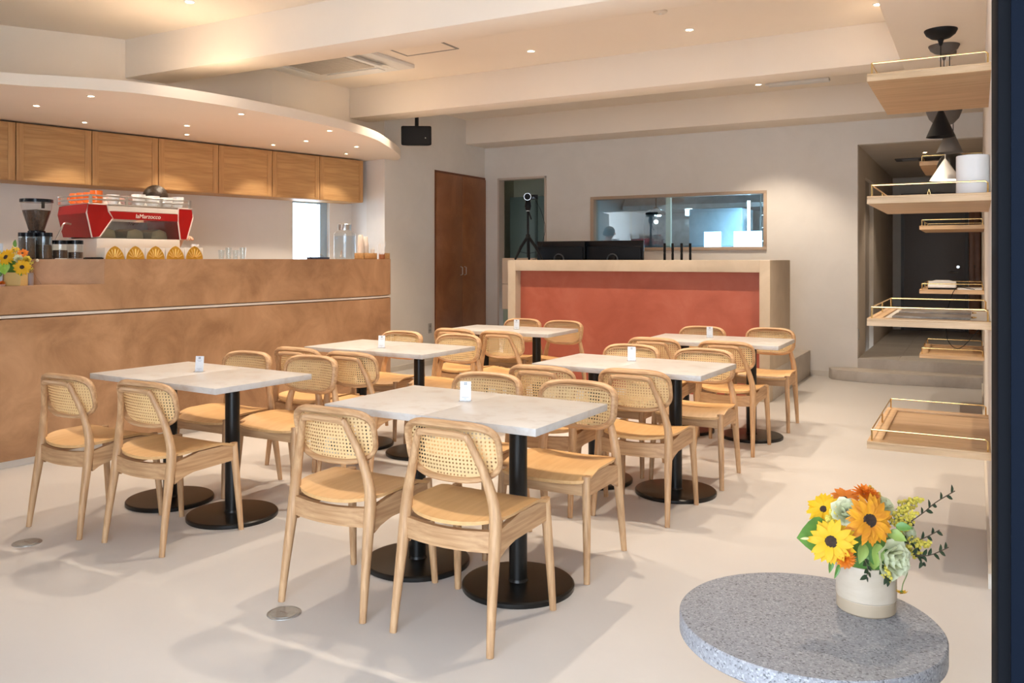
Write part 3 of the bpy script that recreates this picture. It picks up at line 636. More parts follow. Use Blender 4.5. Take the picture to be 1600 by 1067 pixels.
# ================================================================ OAK SHELVES WITH BRASS RAILS
def shelf(y0, z, label, inlay=None):
    w, d, h = .47, .96, .033
    t = thing('wall_shelf', label, 'shelf', (XR, y0, z), 0, 'oak tray shelves with brass rails')
    bx(-w, 0, 0, d, -h, -.010).build('board', M_shx, t, smooth=False)
    for a in [(-w, 0, 0, .065), (-w, 0, d-.065, d), (-w, -w+.055, .065, d-.065)]: bx(a[0], a[1], a[2], a[3], -.010, 0).build('edge', M_shx, t, bevel=.001)
    if inlay: bx(-w+.055, -.0, .065, d-.065, -.0095, -.007).build('inlay', inlay, t, smooth=False)
    r = .0035; i = .018; zr = .048
    pth = [(-.012, i, 0), (-.012, i, zr-.008), (-.022, i, zr), (-w+i, i, zr), (-w+i, d-i, zr), (-.022, d-i, zr), (-.012, d-i, zr-.008), (-.012, d-i, 0)]
    MB().tube(pth, r, 8).build('rail', M_brass, t)
    for x, y in ((-w+i, i), (-w+i, d/2), (-w+i, d-i)): MB().tube([(x, y, 0), (x, y, zr)], r, 8).build('rail_post', M_brass, t)
    return t
NZ = [2.10, 1.569, 1.039, .505]
names = ['highest', 'second highest', 'second lowest', 'lowest']
M_inl = mat('white_inlay', (.74, .69, .62), .5)
for i, z in enumerate(NZ):
    shelf(3.95, z, '%s oak tray shelf with brass rail, column nearer the entrance' % names[i], M_inl if i == 2 else None)
    shelf(7.75, z+.005, '%s oak tray shelf with brass rail, column nearer the corridor' % names[i])
for k, yy in enumerate((4.13, 4.50)):
    sl = thing('slate_board', ['dark veined serving board on the oak shelf, entrance end', 'dark veined serving board on the oak shelf, corridor end'][k], 'board', (-.17, yy, 1.032), 0, 'serving boards')
    bx(-.165, .145, 0, .24, 0, .010).build('slab', mottle('veined_slate%d' % k, (.10, .075, .06), (.42, .36, .30), 9., .35, .1, 40, stretch=(1, 5, 1)), sl, bevel=.004)
    MB().tube([(.150, .12-.03, .005), (.165, .12, .005), (.150, .12+.03, .005)], .003, 6).build('hanging_loop', M_brass, sl)
dr = thing('drum_shade', 'white drum shaped lamp shade standing on the oak shelf', 'lamp shade', (-.017, 4.13, 1.569))
MB().lathe([(.060, 0), (.064, .002), (.064, .168), (.062, .171), (.058, .171), (.058, .004), (.060, 0)], 40).build('shade', mat('shade_white', (.78, .75, .73), .7), dr); MB().lathe([(.02, .05), (.02, .055), (.058, .055), (.058, .05)], 24).build('spider', M_steel, dr)
wl = thing('wire_easel', 'tiny wire easel on the oak shelf beside the white drum shade', 'easel', (-.19, 4.22, 1.569))
MB().tube([(-.012, 0, 0), (0, .0, .042), (.012, 0, 0)], .0015, 6).build('front_legs', M_brass, wl); MB().tube([(0, 0, .04), (0, .03, 0)], .0015, 6).build('rear_leg', M_brass, wl)
# desk things on the far shelf
zs = NZ[2]+.005-.010
ph = thing('telephone', 'white and black desk telephone on the far oak shelf', 'telephone', (-.258, 7.98, zs))
bx(-.105, .105, -.11, .11, 0, .022).build('base', M_blackm, ph, bevel=.005)
MB().prism([(-.11, .0), (.11, .0), (.105, .035), (-.02, .055), (-.11, .02)], -.105, .105, Tr(0, 0, .022) @ Rz(PI/2) @ Rx(PI/2)).build('cover', M_white, ph, bevel=.006)
MB().tube([(-.09, .06, .058), (-.05, .05, .07), (.05, .05, .07), (.09, .06, .058)], .014, 8).build('handset', M_white, ph)
kb = thing('keyboard', 'slim white keyboard lying beside the telephone on the far shelf', 'keyboard', (-.028, 7.98, zs+.001))
bx(-.12, .07, -.06, .06, 0, .018).build('case', M_white, kb, bevel=.004)
g = MB()
for i in range(9):
    for j in range(4): g.box(-.113+i*.020, -.097+i*.020, -.05+j*.025, -.03+j*.025, .018, .024)
g.build('keys', mat('key_grey', (.45, .42, .40), .5), kb)
cbl = tag(MB().tube(smooth_path([(-.02, 7.916, zs+.012), (-.07, 7.84, zs+.022), (-.12, 7.78, zs+.034), (-.155, 7.738, zs+.022), (-.19, 7.726, zs-.06), (-.22, 7.73, zs-.22), (-.21, 7.735, zs-.40), (-.12, 7.735, zs-.46), (.03, 7.74, zs-.28)], 5), .003, 6).build('power_cable', M_blackm), 'thin black cable hanging from the far shelf to the wall', 'cable')
# pendant lamps hanging between the two shelf columns
def pendant(x, y, zb, kind, m, label, cord=M_blackm, canopy=True, glow=0, cr=.088, ch=.185):
    t = thing('pendant_lamp', label, 'pendant lamp', (x, y, ZB), 0, 'pendant lamps between the shelf columns')
    if canopy: MB().lathe([(.1, 0), (.1, -.006), (.088, -.03), (.06, -.052), (.02, -.064), (.016, -.075), (.009, -.10), (.004, -.105)], 28).build('ceiling_rose', m, t)
    else: MB().lathe([(.045, 0), (.045, -.02), (.005, -.024)], 20).build('ceiling_rose', m, t)
    z = zb-ZB
    if kind == 'cone': pr = [(cr, z), (.010, z+ch), (.006, z+ch+.005), (.004, z+ch), (cr-.004, z+.002), (cr, z)]; zt_ = z+ch+.002
    elif kind == 'bowl': pr = [(.118, z+.15), (.114, z+.10), (.095, z+.05), (.06, z+.012), (.02, z), (.02, z+.006), (.056, z+.018), (.09, z+.055), (.108, z+.10), (.112, z+.15), (.118, z+.15)]; zt_ = z+.01
    else: pr = [(.118, z), (.115, z+.055), (.095, z+.11), (.05, z+.145), (.008, z+.155), (.006, z+.15), (.048, z+.140), (.091, z+.106), (.111, z+.053), (.114, z), (.118, z)]; zt_ = z+.153
    MB().lathe(pr, 32).build('lamp_shade', m, t)
    MB().tube([(0, 0, -.09 if canopy else -.02), (0, 0, zt_)], .003, 6).build('cord', cord, t)
    zbulb = {'cone': z+.035, 'bowl': z+.06, 'dome': z+.045}[kind]
    MB().ball((0, 0, zbulb), .022, 12, 8).build('bulb', mat('pendant_bulb', (1, .95, .85), .5, emit=(1, .9, .72), es=10.) if glow else M_white, t)
    if glow:
        L = bpy.data.lights.new('pendant_glow', 'POINT'); L.energy = glow; L.color = WARM; L.shadow_soft_size = .02; link('pendant_glow', L, t, (0, 0, zbulb-.03))
M_pgrey = mat('pendant_grey', (.11, .098, .09), .6)
pendant(-.21, 6.20, 2.098, 'cone', M_blackm, 'black cone pendant lamp nearest the entrance')
pendant(-.205, 6.66, 2.235, 'bowl', M_pgrey, 'grey bowl pendant lamp behind the black cone', glow=1.)
pendant(-.175, 6.86, 2.065, 'cone', M_pgrey, 'grey cone pendant lamp between grey bowl and white cone', canopy=False)
pendant(-.21, 7.06, 1.884, 'cone', mat('pendant_white', (.82, .78, .72), .5), 'white cone pendant lamp with white cord', MATS['pendant_white'], False, 1.6, .107, .155)
pendant(-.165, 7.42, 1.975, 'dome', mat('pendant_black', (.012, .014, .015), .35), 'black dome pendant lamp behind the white cone', canopy=False)

# ================================================================ ROUND STONE TABLE AND BOUQUET
RTZ = .45
def circ(a, b, c):
    ax, ay, bx_, by_, cx_, cy_ = a.x, a.y, b.x, b.y, c.x, c.y
    d = 2*(ax*(by_-cy_)+bx_*(cy_-ay)+cx_*(ay-by_))
    ux = ((ax*ax+ay*ay)*(by_-cy_)+(bx_**2+by_**2)*(cy_-ay)+(cx_**2+cy_**2)*(ay-by_))/d
    uy = ((ax*ax+ay*ay)*(cx_-bx_)+(bx_**2+by_**2)*(ax-cx_)+(cx_**2+cy_**2)*(bx_-ax))/d
    return ux, uy, math.hypot(ax-ux, ay-uy)
rx, ry, rr_ = circ(onz(1061.7, 953.5, RTZ), onz(1187, 894, RTZ), onz(1482.8, 1009.5, RTZ))
rt = thing('round_table', 'round speckled grey granite side table', 'table', (rx, ry, 0))
MB().lathe([(rr_-.004, RTZ-.046), (rr_, RTZ-.042), (rr_, RTZ-.003), (rr_-.003, RTZ), (0, RTZ)], 96).build('tabletop', M_granite, rt)
MB().lathe([(.05, .02), (.03, .03), (.03, RTZ-.05), (.07, RTZ-.046)], 24).build('column', M_black, rt); MB().lathe([(.19, 0), (.19, .012), (.18, .018), (.03, .022)], 40).build('base', M_black, rt)

M_petal = translucent('petal_yellow', (.86, .52, .012), .3); M_petald = mottle('petal_orange', (.50, .13, .008), (.80, .38, .012), 22., .6, .05, 60)
M_petalo = translucent('petal_deep_orange', (.78, .22, .012), .25); M_rose = translucent('petal_pale_green', (.80, .82, .60), .35); M_spray = translucent('spray_yellow', (.80, .68, .12), .3)
M_leaf = mottle('leaf_green', (.06, .16, .025), (.16, .32, .06), 9., .45, .05, 40); M_leafd = mat('leaf_dark', (.022, .045, .018), .5); M_stem = mat('stem_green', (.12, .20, .05), .6)
M_eye = mottle('flower_eye', (.012, .006, .004), (.05, .022, .010), 90., .8, .3, 160); M_bract = mat('bract_green', (.26, .36, .08), .5)
def orient(loc, d):
    q = Vector(d).normalized().to_track_quat('Z', 'Y'); return Tr(*loc) @ q.to_matrix().to_4x4()
def petal(mb, M, L_, w, a0, tilt, curl=.25, r0=.0):
    def fn(u, v):
        s_ = (2*u-1); wd = w*(math.sin(PI*min(1, v*.93+.07))**.75)*(1-.2*v); r = r0+L_*v
        return (s_*wd, r*math.cos(tilt)-0, r*math.sin(tilt)-curl*L_*v*v+.25*wd*s_*s_)
    def f2(u, v):
        x, y, z = fn(u, v); c_, s_ = math.cos(a0), math.sin(a0); return (x*c_-y*s_, x*s_+y*c_, z)
    mb.grid(f2, 3, 5, M)
def sunflower(par, loc, d, R, m, name='sunflower', eye=.36, n=15, tilt=.35):
    M = orient(loc, d); mb = MB()
    for k in range(n): petal(mb, M, R*(.85+.3*random.random()), R*.22, 2*PI*k/n+random.uniform(-.1, .1), tilt+random.uniform(-.15, .15), .35, R*eye*.6)
    for k in range(n): petal(mb, M @ Tr(0, 0, -.1*R), R*(.9+.25*random.random()), R*.21, 2*PI*(k+.5)/n, tilt-.15+random.uniform(-.15, .15), .3, R*eye*.6)
    o = mb.build(name, m, par, angle=80)
    MB().lathe([(R*eye, -.02*R), (R*eye, .05*R), (R*eye*.8, .14*R), (R*eye*.4, .12*R), (1e-6, .09*R)], 18, M).build('flower_eye', M_eye, o)
    MB().lathe([(1e-6, -.45*R), (R*.16, -.40*R), (R*.42, -.12*R), (R*.3, -.02*R)], 10, M).build('calyx', M_stem, o)
def rose(par, loc, d, R, m=None):
    M = orient(loc, d); mb = MB()
    for ring, (n, r, h, t) in enumerate([(3, .22, .60, .1), (4, .42, .58, .25), (5, .66, .50, .45), (6, .92, .34, .75)]):
        for k in range(n):
            a0 = 2*PI*k/n+ring*.6
            def fn(u, v):
                a = a0+(u-.5)*2*PI/n*1.45; rr2 = R*(.12+(r-.12+.10*math.sin(9*u+ring+k))*(v**.7)); z = R*(-.5+(h+.5)*v**(1+t*.3)-t*.35*v**4)
                return (rr2*math.cos(a), rr2*math.sin(a), z)
            mb.grid(fn, 6, 6, M)
    return mb.build('rose', m or M_rose, par, angle=80)
def pompon(par, loc, d, R, m, name='marigold'):
    M = orient(loc, d); mb = MB()
    for ring, (n, tl, l_) in enumerate([(14, .05, 1.0), (14, .35, .95), (12, .65, .9), (9, .95, .85), (6, 1.25, .8)]):
        for k in range(n): petal(mb, M, R*l_, R*.13, 2*PI*k/n+ring*.3, tl, .12, R*.05)
    mb.build(name, m, par, angle=80)
def leaf(par, loc, d, up, L_, w, m, name='leaf', bend=.25):
    y = Vector(d).normalized(); z = Vector(up); z = (z-y*z.dot(y)).normalized(); x = y.cross(z)
    M = Matrix(((x.x, y.x, z.x, loc[0]), (x.y, y.y, z.y, loc[1]), (x.z, y.z, z.z, loc[2]), (0, 0, 0, 1)))
    def fn(u, v):
        s_ = 2*u-1; wd = w*math.sin(PI*min(1, v*.94+.06))**.8*(1-.35*v); return (s_*wd, L_*v, abs(s_)*wd*.3-bend*L_*v*v)
    return MB().grid(fn, 5, 7, M).build(name, m, par, angle=80)
def spray(par, loc, d, L_, m, n=26, r=.004):
    d = Vector(d).normalized(); mb = MB(); sm = MB(); loc = Vector(loc); side_ = d.cross(Vector((0, 0, 1))).normalized(); up_ = side_.cross(d)
    sm.tube([loc, loc+d*L_], .0012, 5)
    for k in range(n):
        t = .35+.65*k/n; p = loc+d*L_*t; off = (side_*math.cos(2.4*k)+up_*math.sin(2.4*k))*L_*.22*(1.15-t); sm.tube([p-d*L_*.08, p+off], .0007, 4)
        for _ in range(2): mb.ball(p+off+Vector([random.uniform(-.005, .005) for _ in '123']), r*random.uniform(.7, 1.2), 6, 4)
    o = sm.build('stem', M_stem, par); mb.build('blossoms', m, o)
def twig(par, pts, leaves, Ls=.018):
    P = smooth_path(pts, 4); o = MB().tube(P, .0012, 5).build('twig', mat('twig_brown', (.07, .045, .03), .7), par)
    for k in range(leaves):
        i = int((k+.6)/leaves*(len(P)-2))+1; p = P[min(i, len(P)-1)]; t = (P[min(i+1, len(P)-1)]-P[max(i-2, 0)]).normalized()
        sd_ = t.cross(Vector((ss, -cc, .2))).normalized()*(1 if k % 2 else -1)
        leaf(o, p, t*.7+sd_, Vector((ss, -cc, .5)), Ls*random.uniform(.8, 1.2), Ls*.34, M_leafd, 'leaf', .1)
vb = onz(1353, 950, RTZ)
MFL = Rz(TH)    # bouquet local axes: +x picture right, -y towards the viewer
fl = thing('flower_bouquet', 'sunflower and rose bouquet in a round cream pot on the granite table', 'bouquet', (vb.x, vb.y, RTZ), TH)
sc = -ss*vb.x+cc*vb.y            # camera depth of the pot
u_ = sc/F                        # metres per pixel there
R0 = 43*u_
def lp(px, py, dy=0.):           # local bouquet point for a photo pixel at the depth of the pot axis (+dy away)
    k = (sc+dy)/sc; return ((px-1353)*u_*k+(vb.x*cc+vb.y*ss)*(k-1), dy, (HC-RTZ)+(CY-py)*u_*k)
hpot = 75*u_
MB().lathe([(R0*.94, 0), (R0*.97, .002), (R0, .006), (R0*1.0, hpot*.28), (R0*1.03, hpot*.30), (R0*1.03, hpot), (R0*.95, hpot), (R0*.95, hpot*.75), (0, hpot*.74)], 40).build('pot', mottle('marbled_clay', (.50, .41, .31), (.62, .53, .43), 5., .6, .05, 40, stretch=(1, 1, 3)), fl)
MB().lathe([(R0*.945, 0), (R0*1.006, .004), (R0*1.006, hpot*.27), (R0*.99, hpot*.275)], 40).build('pot_band', mat('clay_band', (.45, .35, .245), .65), fl)
mnd = MB().ball((0, 0, hpot+.02), .075, 16, 10, (1, .9, .8)).build('foliage_core', M_leaf, fl)
sunflower(fl, lp(1358, 813, -.07), (.15, -1, .25), 28*u_*1.15, M_petald, eye=.36)
sunflower(fl, lp(1299, 846, -.07), (-.45, -1, .30), 28*u_*1.12, M_petal, eye=.34)
sunflower(fl, lp(1287, 796, -.01), (-.6, -.6, .7), 22*u_*1.1, M_petal, 'yellow_daisy', .25)
sunflower(fl, lp(1320, 780, .02), (-.3, -.5, 1), 20*u_*1.1, M_petalo, 'orange_daisy', .2)
rose(fl, lp(1322, 799, -.05), (-.25, -.8, .7), 24*u_); rose(fl, lp(1396, 873, -.075), (.35, -1, .1), 32*u_); rose(fl, lp(1382, 790, .0), (.3, -.6, .8), 18*u_); rose(fl, lp(1418, 832, -.01), (.8, -.6, .4), 20*u_)
pompon(fl, lp(1321, 873, -.085), (-.2, -1, 0), 16*u_, M_petalo); pompon(fl, lp(1350, 772, .0), (0, -.5, 1), 20*u_, M_petalo); pompon(fl, lp(1362, 775, -.01), (.2, -.5, .8), 15*u_, M_petalo)
leaf(fl, lp(1297, 836, -.035), (-1, -.30, .02), (-.15, -1, .3), 56*u_, 34*u_, M_leaf, 'broad_leaf', .1); leaf(fl, lp(1264, 841, -.065), (-1, -.1, 0), (0, -1, .2), 14*u_, 2.5*u_, mat('spadix', (.62, .60, .30), .5), 'spadix', 0)
for (px, py, dx, dz, L_, w_) in [(1350, 850, -.3, -.5, 30, 10), (1388, 832, .5, -.1, 26, 11), (1372, 850, -.2, -.8, 34, 12), (1340, 862, .3, -.3, 24, 9), (1400, 822, .6, .1, 22, 8), (1300, 872, -.3, -1, 22, 5), (1312, 880, -.5, -1, 24, 4), (1360, 866, .1, -.7, 22, 10)]:
    leaf(fl, lp(px, py, -.055), (dx, -.5, dz), (0, -1, .5), L_*u_, w_*u_, M_bract if w_ > 9 else M_leaf, 'leaf', .3)
for (a, b, d) in [((1380, 830), (1418, 790), -.01), ((1390, 840), (1432, 800), -.02), ((1395, 845), (1452, 850), -.03), ((1400, 855), (1440, 868), -.04), ((1370, 800), (1372, 770), .02), ((1310, 830), (1292, 808), -.05), ((1305, 815), (1300, 800), -.04), ((1375, 880), (1390, 905), -.08), ((1390, 800), (1440, 778), .03), ((1360, 790), (1358, 760), .03)]:
    A, B = Vector(lp(*a, d)), Vector(lp(*b, d)); spray(fl, A, B-A, (B-A).length, M_spray, 30, .0042)
twig(fl, [lp(1400, 830, -.02), lp(1440, 803, -.03), lp(1462, 785, -.03), lp(1492, 767, -.03)], 9); twig(fl, [lp(1405, 850, -.03), lp(1440, 842, -.04), lp(1468, 828, -.04)], 6)
twig(fl, [lp(1420, 865, -.05), lp(1450, 868, -.06), lp(1482, 855, -.06)], 9); twig(fl, [lp(1350, 870, -.07), lp(1356, 890, -.09), lp(1352, 905, -.09)], 7); twig(fl, [lp(1375, 880, -.08), lp(1382, 900, -.09), lp(1388, 908, -.09)], 6); twig(fl, [lp(1425, 850, -.03), lp(1436, 868, -.05), lp(1442, 884, -.05)], 5)
o = MB().tube(smooth_path([lp(1408, 880, -.05), lp(1418, 893, -.05), lp(1411, 912, -.05), lp(1409, 925, -.05)], 4), .0012, 5).build('stem', M_stem, fl); sunflower(o, lp(1409, 926, -.05), (0, -.2, -1), 8*u_, M_petal, 'small_daisy', .3, 11, .1)

# ================================================================ THINGS ON THE COFFEE COUNTER
def dep(p): return -ss*p.x+cc*p.y
CR = -.085
# espresso machine
pm0 = at(135, .30); um = 1/1000
em = thing('espresso_machine', 'large red espresso machine with cups on its rack', 'coffee machine', (pm0.x, pm0.y, TOPC), CR)
WM = .86
YZ = Matrix(((0, 0, 1, 0), (1, 0, 0, 0), (0, 1, 0, 0), (0, 0, 0, 1)))   # polygon (y,z) extruded along x
def yz(poly, x0, x1): return MB().prism(poly, x0, x1, YZ)
zo = -.0
Lp = [(.012, .392), (.15, .392), (.163, .345), (.195, .292), (.098, .158), (.04, .152), (0, .325)]
Rp = [(WM-.012, .392), (WM-.13, .392), (WM-.135, .345), (WM-.135, .292), (WM-.115, .152), (WM-.055, .152), (WM, .325)]
def side_block(poly, sgn):
    mb = MB(); n = len(poly); k = .93
    vs = [(-.02, y, z) for y, z in poly]+[(-.42, y+(.02*sgn), (z-.27)*k+.27) for y, z in poly]
    mb.add(vs, [tuple(range(n)), tuple(range(2*n-1, n-1, -1))]+[(i, (i+1) % n, n+(i+1) % n, n+i) for i in range(n)]); return mb
side_block(Lp, 1).build('side_body', M_pastelred, em, smooth=False); side_block(Rp, -1).build('side_body', M_pastelred, em, smooth=False)
for nm, P_ in (('l', Lp), ('r', Rp)):
    o = MB(); pts = [(.0, y, z) for y, z in P_]; o.tube(pts, .006, 6, True); o.build('edge_trim', mat('machine_trim', (.72, .58, .52), .3), em); yz(P_, -.02, .0).build('corner_panel', M_pastelred, em, smooth=False)
bd = yz([(.16, .345), (WM-.13, .345), (WM-.13, .29), (.19, .29)], -.02, .004).build('name_band', M_pastelred, em, smooth=False)
yz([(.15, .385), (WM-.13, .385), (WM-.13, .348), (.163, .348)], -.02, .0).build('upper_strip', mat('cream_enamel', (.74, .66, .57), .35), em, smooth=False)
yz([(.19, .288), (WM-.135, .288), (WM-.118, .152), (.10, .152)], -.012, -.008).build('back_window', M_glass, em, smooth=False)
yz([(.075, .15), (WM-.115, .15), (WM-.115, .0), (.075, .0)], -.40, .0).build('lower_body', mat('cream_enamel2', (.80, .72, .62), .35), em, bevel=.006)
yz([(.10, .29), (WM-.11, .29), (WM-.11, .15), (.10, .15)], -.42, -.38).build('inner_back', M_brush, em, smooth=False)
for k, y in enumerate((.2, .42, .62)):
    g = MB(); g.prism([(-.07, 0), (.07, 0), (.06, .055), (0, .075), (-.06, .055)], -.30, -.08, Tr(0, y, .153) @ YZ); g.build('group_head', mat('group_olive', (.30, .25, .15), .4, .6), em, bevel=.006)
for y in (.10, .40, .72): bx(-.36, -.06, y, y+.05, -.0, .0+.001).build('foot', M_blackm, em)
bx(-.43, 0, .03, WM-.03, .388, .398).build('cup_tray', M_steel, em, bevel=.003)
g = MB()
for z in (.425, .452):
    g.tube([(-.42, .03, z), (0, .03, z), (0, WM-.03, z), (-.42, WM-.03, z)], .006, 6)
g.build('cup_rail', M_steel, em)
for x, y in ((0, .03), (0, .30), (0, .58), (0, WM-.03), (-.42, .03), (-.42, WM-.03)): bx(x-.006, x+.006, y-.010, y+.010, .395, .458).build('rail_post', M_steel, em)
MB().tube(smooth_path([(-.2, .0, .25), (-.2, -.05, .25), (-.19, -.08, .20), (-.18, -.13, .11)], 4), .007, 8).build('steam_wand', M_steel, em)
tc_ = bpy.data.curves.new('lettering', 'FONT'); tc_.body = 'laMarzocco'; tc_.size = .044; tc_.extrude = .001; tc_.align_x = 'CENTER'; tc_.shear = .15
to = bpy.data.objects.new('tmp', tc_); COL.objects.link(to); bpy.context.view_layer.update()
tm = bpy.data.meshes.new_from_object(to.evaluated_get(bpy.context.evaluated_depsgraph_get())); bpy.data.objects.remove(to); tm.materials.append(mat('letter_cream', (.82, .74, .66), .5))
lo_ = link('lettering', tm, bd, (.006, .47, .303), (PI/2, 0, PI/2))
MEM = Tr(pm0.x, pm0.y, TOPC) @ Rz(CR)
def mug(x, y, z, r, h, m, name, label, cat, grp, handle=True, hang=0., flare=1.0):
    p = MEM @ Vector((x, y, z)); t = thing(name, label, cat, tuple(p), CR+hang, grp)
    MB().lathe([(r*.75/flare, 0), (r*.97/flare, .008), (r, h*.6), (r, h), (r*.93, h), (r*.9, h*.3), (0, h*.12)], 22).build('bowl', m, t)
    if handle: MB().tube([(r*.9, 0, h*.75), (r*1.35, 0, h*.72), (r*1.45, 0, h*.45), (r*1.2, 0, h*.25), (r*.85, 0, h*.25)], .006, 6).build('handle', m, t)
M_orange = mat('orange_glaze', (.85, .16, .01), .3, coat=.3); M_pink = mat('pink_glaze', (.66, .42, .36), .35)
for k, (x, y) in enumerate([(-.062, .108), (-.152, .108), (-.242, .108), (-.332, .108), (-.242, .198)]):
    mug(x, y, .398, .042, .082 if k != 0 else .092, M_orange, 'coffee_mug', ['tall orange mug at the front corner of the machine rack', 'orange mug right behind the tall corner mug on the rack', 'orange mug third along the rack side row', 'rearmost orange mug of the rack side row', 'orange mug behind the tall mug, nearest the white cups'][k], 'mug', 'orange mugs on the machine', True, PI*1.5 if k < 4 else PI)
for k, (x, y, m, h, r) in enumerate([(-.062, .235, M_ceram, .07, .044), (-.062, .335, M_pink, .065, .044), (-.23, .30, M_ceram, .06, .044), (-.23, .42, M_ceram, .065, .044), (-.07, .44, M_ceram, .085, .05), (-.068, .555, M_ceram, .08, .05), (-.07, .67, M_ceram, .075, .05), (-.07, .772, M_ceram, .085, .044), (-.23, .62, M_ceram, .08, .05), (-.23, .755, M_ceram, .085, .05)]):
    mug(x, y, .398, r, h, m, 'coffee_cup', ['white cup next to the tall orange mug on the rack', 'pale pink cup between white cups on the machine rack', 'small white cup behind the pale pink cup', 'small white cup behind the large handled white cup', 'large white cup with handle beside the pale pink cup', 'large white cup fourth along the rack front, without handle', 'white handled cup last but one along the rack front', 'white cup at the far end of the rack front', 'white handled cup in the back row before the person', 'white cup at the far end of the rack back row'][k], 'cup', 'cups on the machine', k % 2 == 0, PI, 1.25)
# coffee grinder hopper and bean canisters
M_bean = mottle('coffee_beans', (.018, .008, .004), (.10, .045, .020), 90., .5, .6, 120)
pg = at(57, .445); ug = dep(pg)/F
gn = thing('coffee_grinder', 'coffee grinder with a clear hopper full of beans', 'grinder', tuple(pg), CR)
hz = lambda py: (CY-py)*ug+HC-TOPC
MB().box(-.09, .09, -.085, .085, 0, .025).box(-.07, .07, -.065, .065, .025, hz(364)).build('body', M_blackm, gn, bevel=.008)
MB().lathe([(11*ug, hz(363)), (11.5*ug, hz(360)), (15*ug, hz(348)), (20*ug, hz(332)), (22.5*ug, hz(316))], 32).build('hopper', M_glass, gn)
MB().lathe([(10*ug, hz(362)), (14*ug, hz(348)), (18.6*ug, hz(333)), (19.6*ug, hz(329)), (0, hz(327))], 28).build('beans', M_bean, gn)
MB().lathe([(23.5*ug, hz(316.5)), (23.5*ug, hz(311.5)), (0, hz(311))], 32).build('lid', M_blackg, gn); MB().lathe([(12.5*ug, hz(364)), (12.5*ug, hz(361)), (10*ug, hz(360))], 24).build('collar', M_blackg, gn)
MB().box(-.006, .006, 8*ug, 12*ug, hz(325), hz(316)).build('gate', M_blackm, gn)
for k, (px, w_, tp, bl, lab) in enumerate([(42, 12.2, 363.5, 372, 'large bean canister with black lid, nearest the flower box'), (68, 12.6, 363.5, 383, 'large half full bean canister with black lid under the hopper'), (94, 11.2, 375.5, 391, 'small bean canister with black lid left of its twin'), (118, 11.2, 375.5, 394, 'small bean canister with black lid next to the espresso machine')]):
    p = at(px, .275); k_ = dep(p)/F; c_ = thing('bean_canister', lab, 'canister', tuple(p), 0, 'bean canisters'); zz = lambda py: (CY-py)*k_+HC-TOPC
    MB().lathe([(w_*k_*.96, 0), (w_*k_, .003), (w_*k_, zz(tp+6)), (w_*k_*.95, zz(tp+6)), (w_*k_*.95, .005), (0, .005)], 28).build('jar', M_glass, c_)
    MB().lathe([(w_*k_*.92, .006), (w_*k_*.92, zz(bl)), (0, zz(bl-.6))], 24).build('beans', M_bean, c_); MB().lathe([(w_*k_*1.0, zz(tp+6)), (w_*k_*1.0, zz(tp)), (0, zz(tp))], 28).build('lid', M_blackg, c_)
tr = at(146, .10); tl = thing('drip_tray', 'low black tray between the canisters and gold fan boxes', 'tray', tuple(tr), CR)
MB().box(-.05, .05, -.045, .045, 0, .010).build('base', M_blackm, tl, bevel=.003); MB().box(-.042, .042, -.037, .037, .010, .012).build('mat', M_blackg, tl)
# five white boxes with golden fans
M_gold = mat('gold_foil', (.74, .42, .06), .3, .75); M_gold2 = mat('gold_foil_light', (.86, .58, .18), .35, .5)
bpx = [163, 195.5, 227, 258.5, 289, 318]
for k in range(5):
    a, b = at(bpx[k]+.5, .045), at(bpx[k+1]-.5, .045); mid = (a+b)/2; w = (b-a).length/2; k_ = dep(mid)/F
    t = thing('gift_box', 'white box with a golden fan emblem, %s' % ['beside the black drip tray', 'second from the drip tray', 'middle one of five', 'second from the small white bottle', 'at the small white bottle'][k], 'box', tuple(mid), math.atan2(-(b-a).x, (b-a).y), 'white boxes with golden fans')
    h = 17.5*k_; bx(-.11, 0, -w+.001, w-.001, 0, h).build('carton', mat('carton_cream', (.80, .72, .62), .6), t, bevel=.002)
    W2 = w*.93; Hh = 20.5*k_
    def og(v): return W2*math.cos(v*PI/2)**.62 if v < 1 else 0
    pts = [(og(v/10), Hh*v/10) for v in range(11)]; poly = pts+[(-y, z) for y, z in pts[-2::-1]]
    e = yz(poly, .0, .003).build('fan_emblem', M_gold, t, smooth=False)
    rb_ = MB()
    for q in range(-3, 4):
        an = q*.37; r1 = min(Hh*.80, W2/max(.25, abs(math.sin(an)))*.82)
        p0 = Vector((.004, math.sin(an)*Hh*.18, Hh*.05+math.cos(an)*Hh*.12)); p1 = Vector((.004, math.sin(an)*r1*.92, Hh*.04+math.cos(an)*r1*.92)); rb_.tube([p0, (p0+p1)/2, p1], [.002, .0055, .004], 6, ab=(1, 1))
    rb_.build('fan_ribs', M_gold2, e)
wb = at(305, .19); t = thing('small_bottle', 'small white bottle behind the last golden fan box', 'bottle', tuple(wb)); k_ = dep(wb)/F
MB().lathe([(5*k_, 0), (5*k_, 15*k_), (4*k_, 18*k_), (4*k_, 19*k_)], 16).build('body', M_ceram, t); MB().lathe([(5.5*k_, 19*k_), (5.5*k_, 23*k_), (0, 23*k_)], 16).build('cap', M_ceram, t)
for k, px in enumerate((346, 357, 368, 379)):
    p = at(px, .25); k_ = dep(p)/F; t = thing('straw_glass', ['short clear tumbler nearest the golden fan boxes', 'tall clear tumbler second from the golden fan boxes', 'short clear tumbler third from the golden fan boxes', 'tall clear tumbler farthest from the golden fan boxes'][k], 'glass', tuple(p), 0, 'clear tumblers on the counter'); h = (14+4*(k % 2))*k_
    MB().lathe([(4*k_, 0), (5*k_, h), (4.7*k_, h), (3.7*k_, .004), (0, .004)], 16).build('tumbler', M_glass, t)
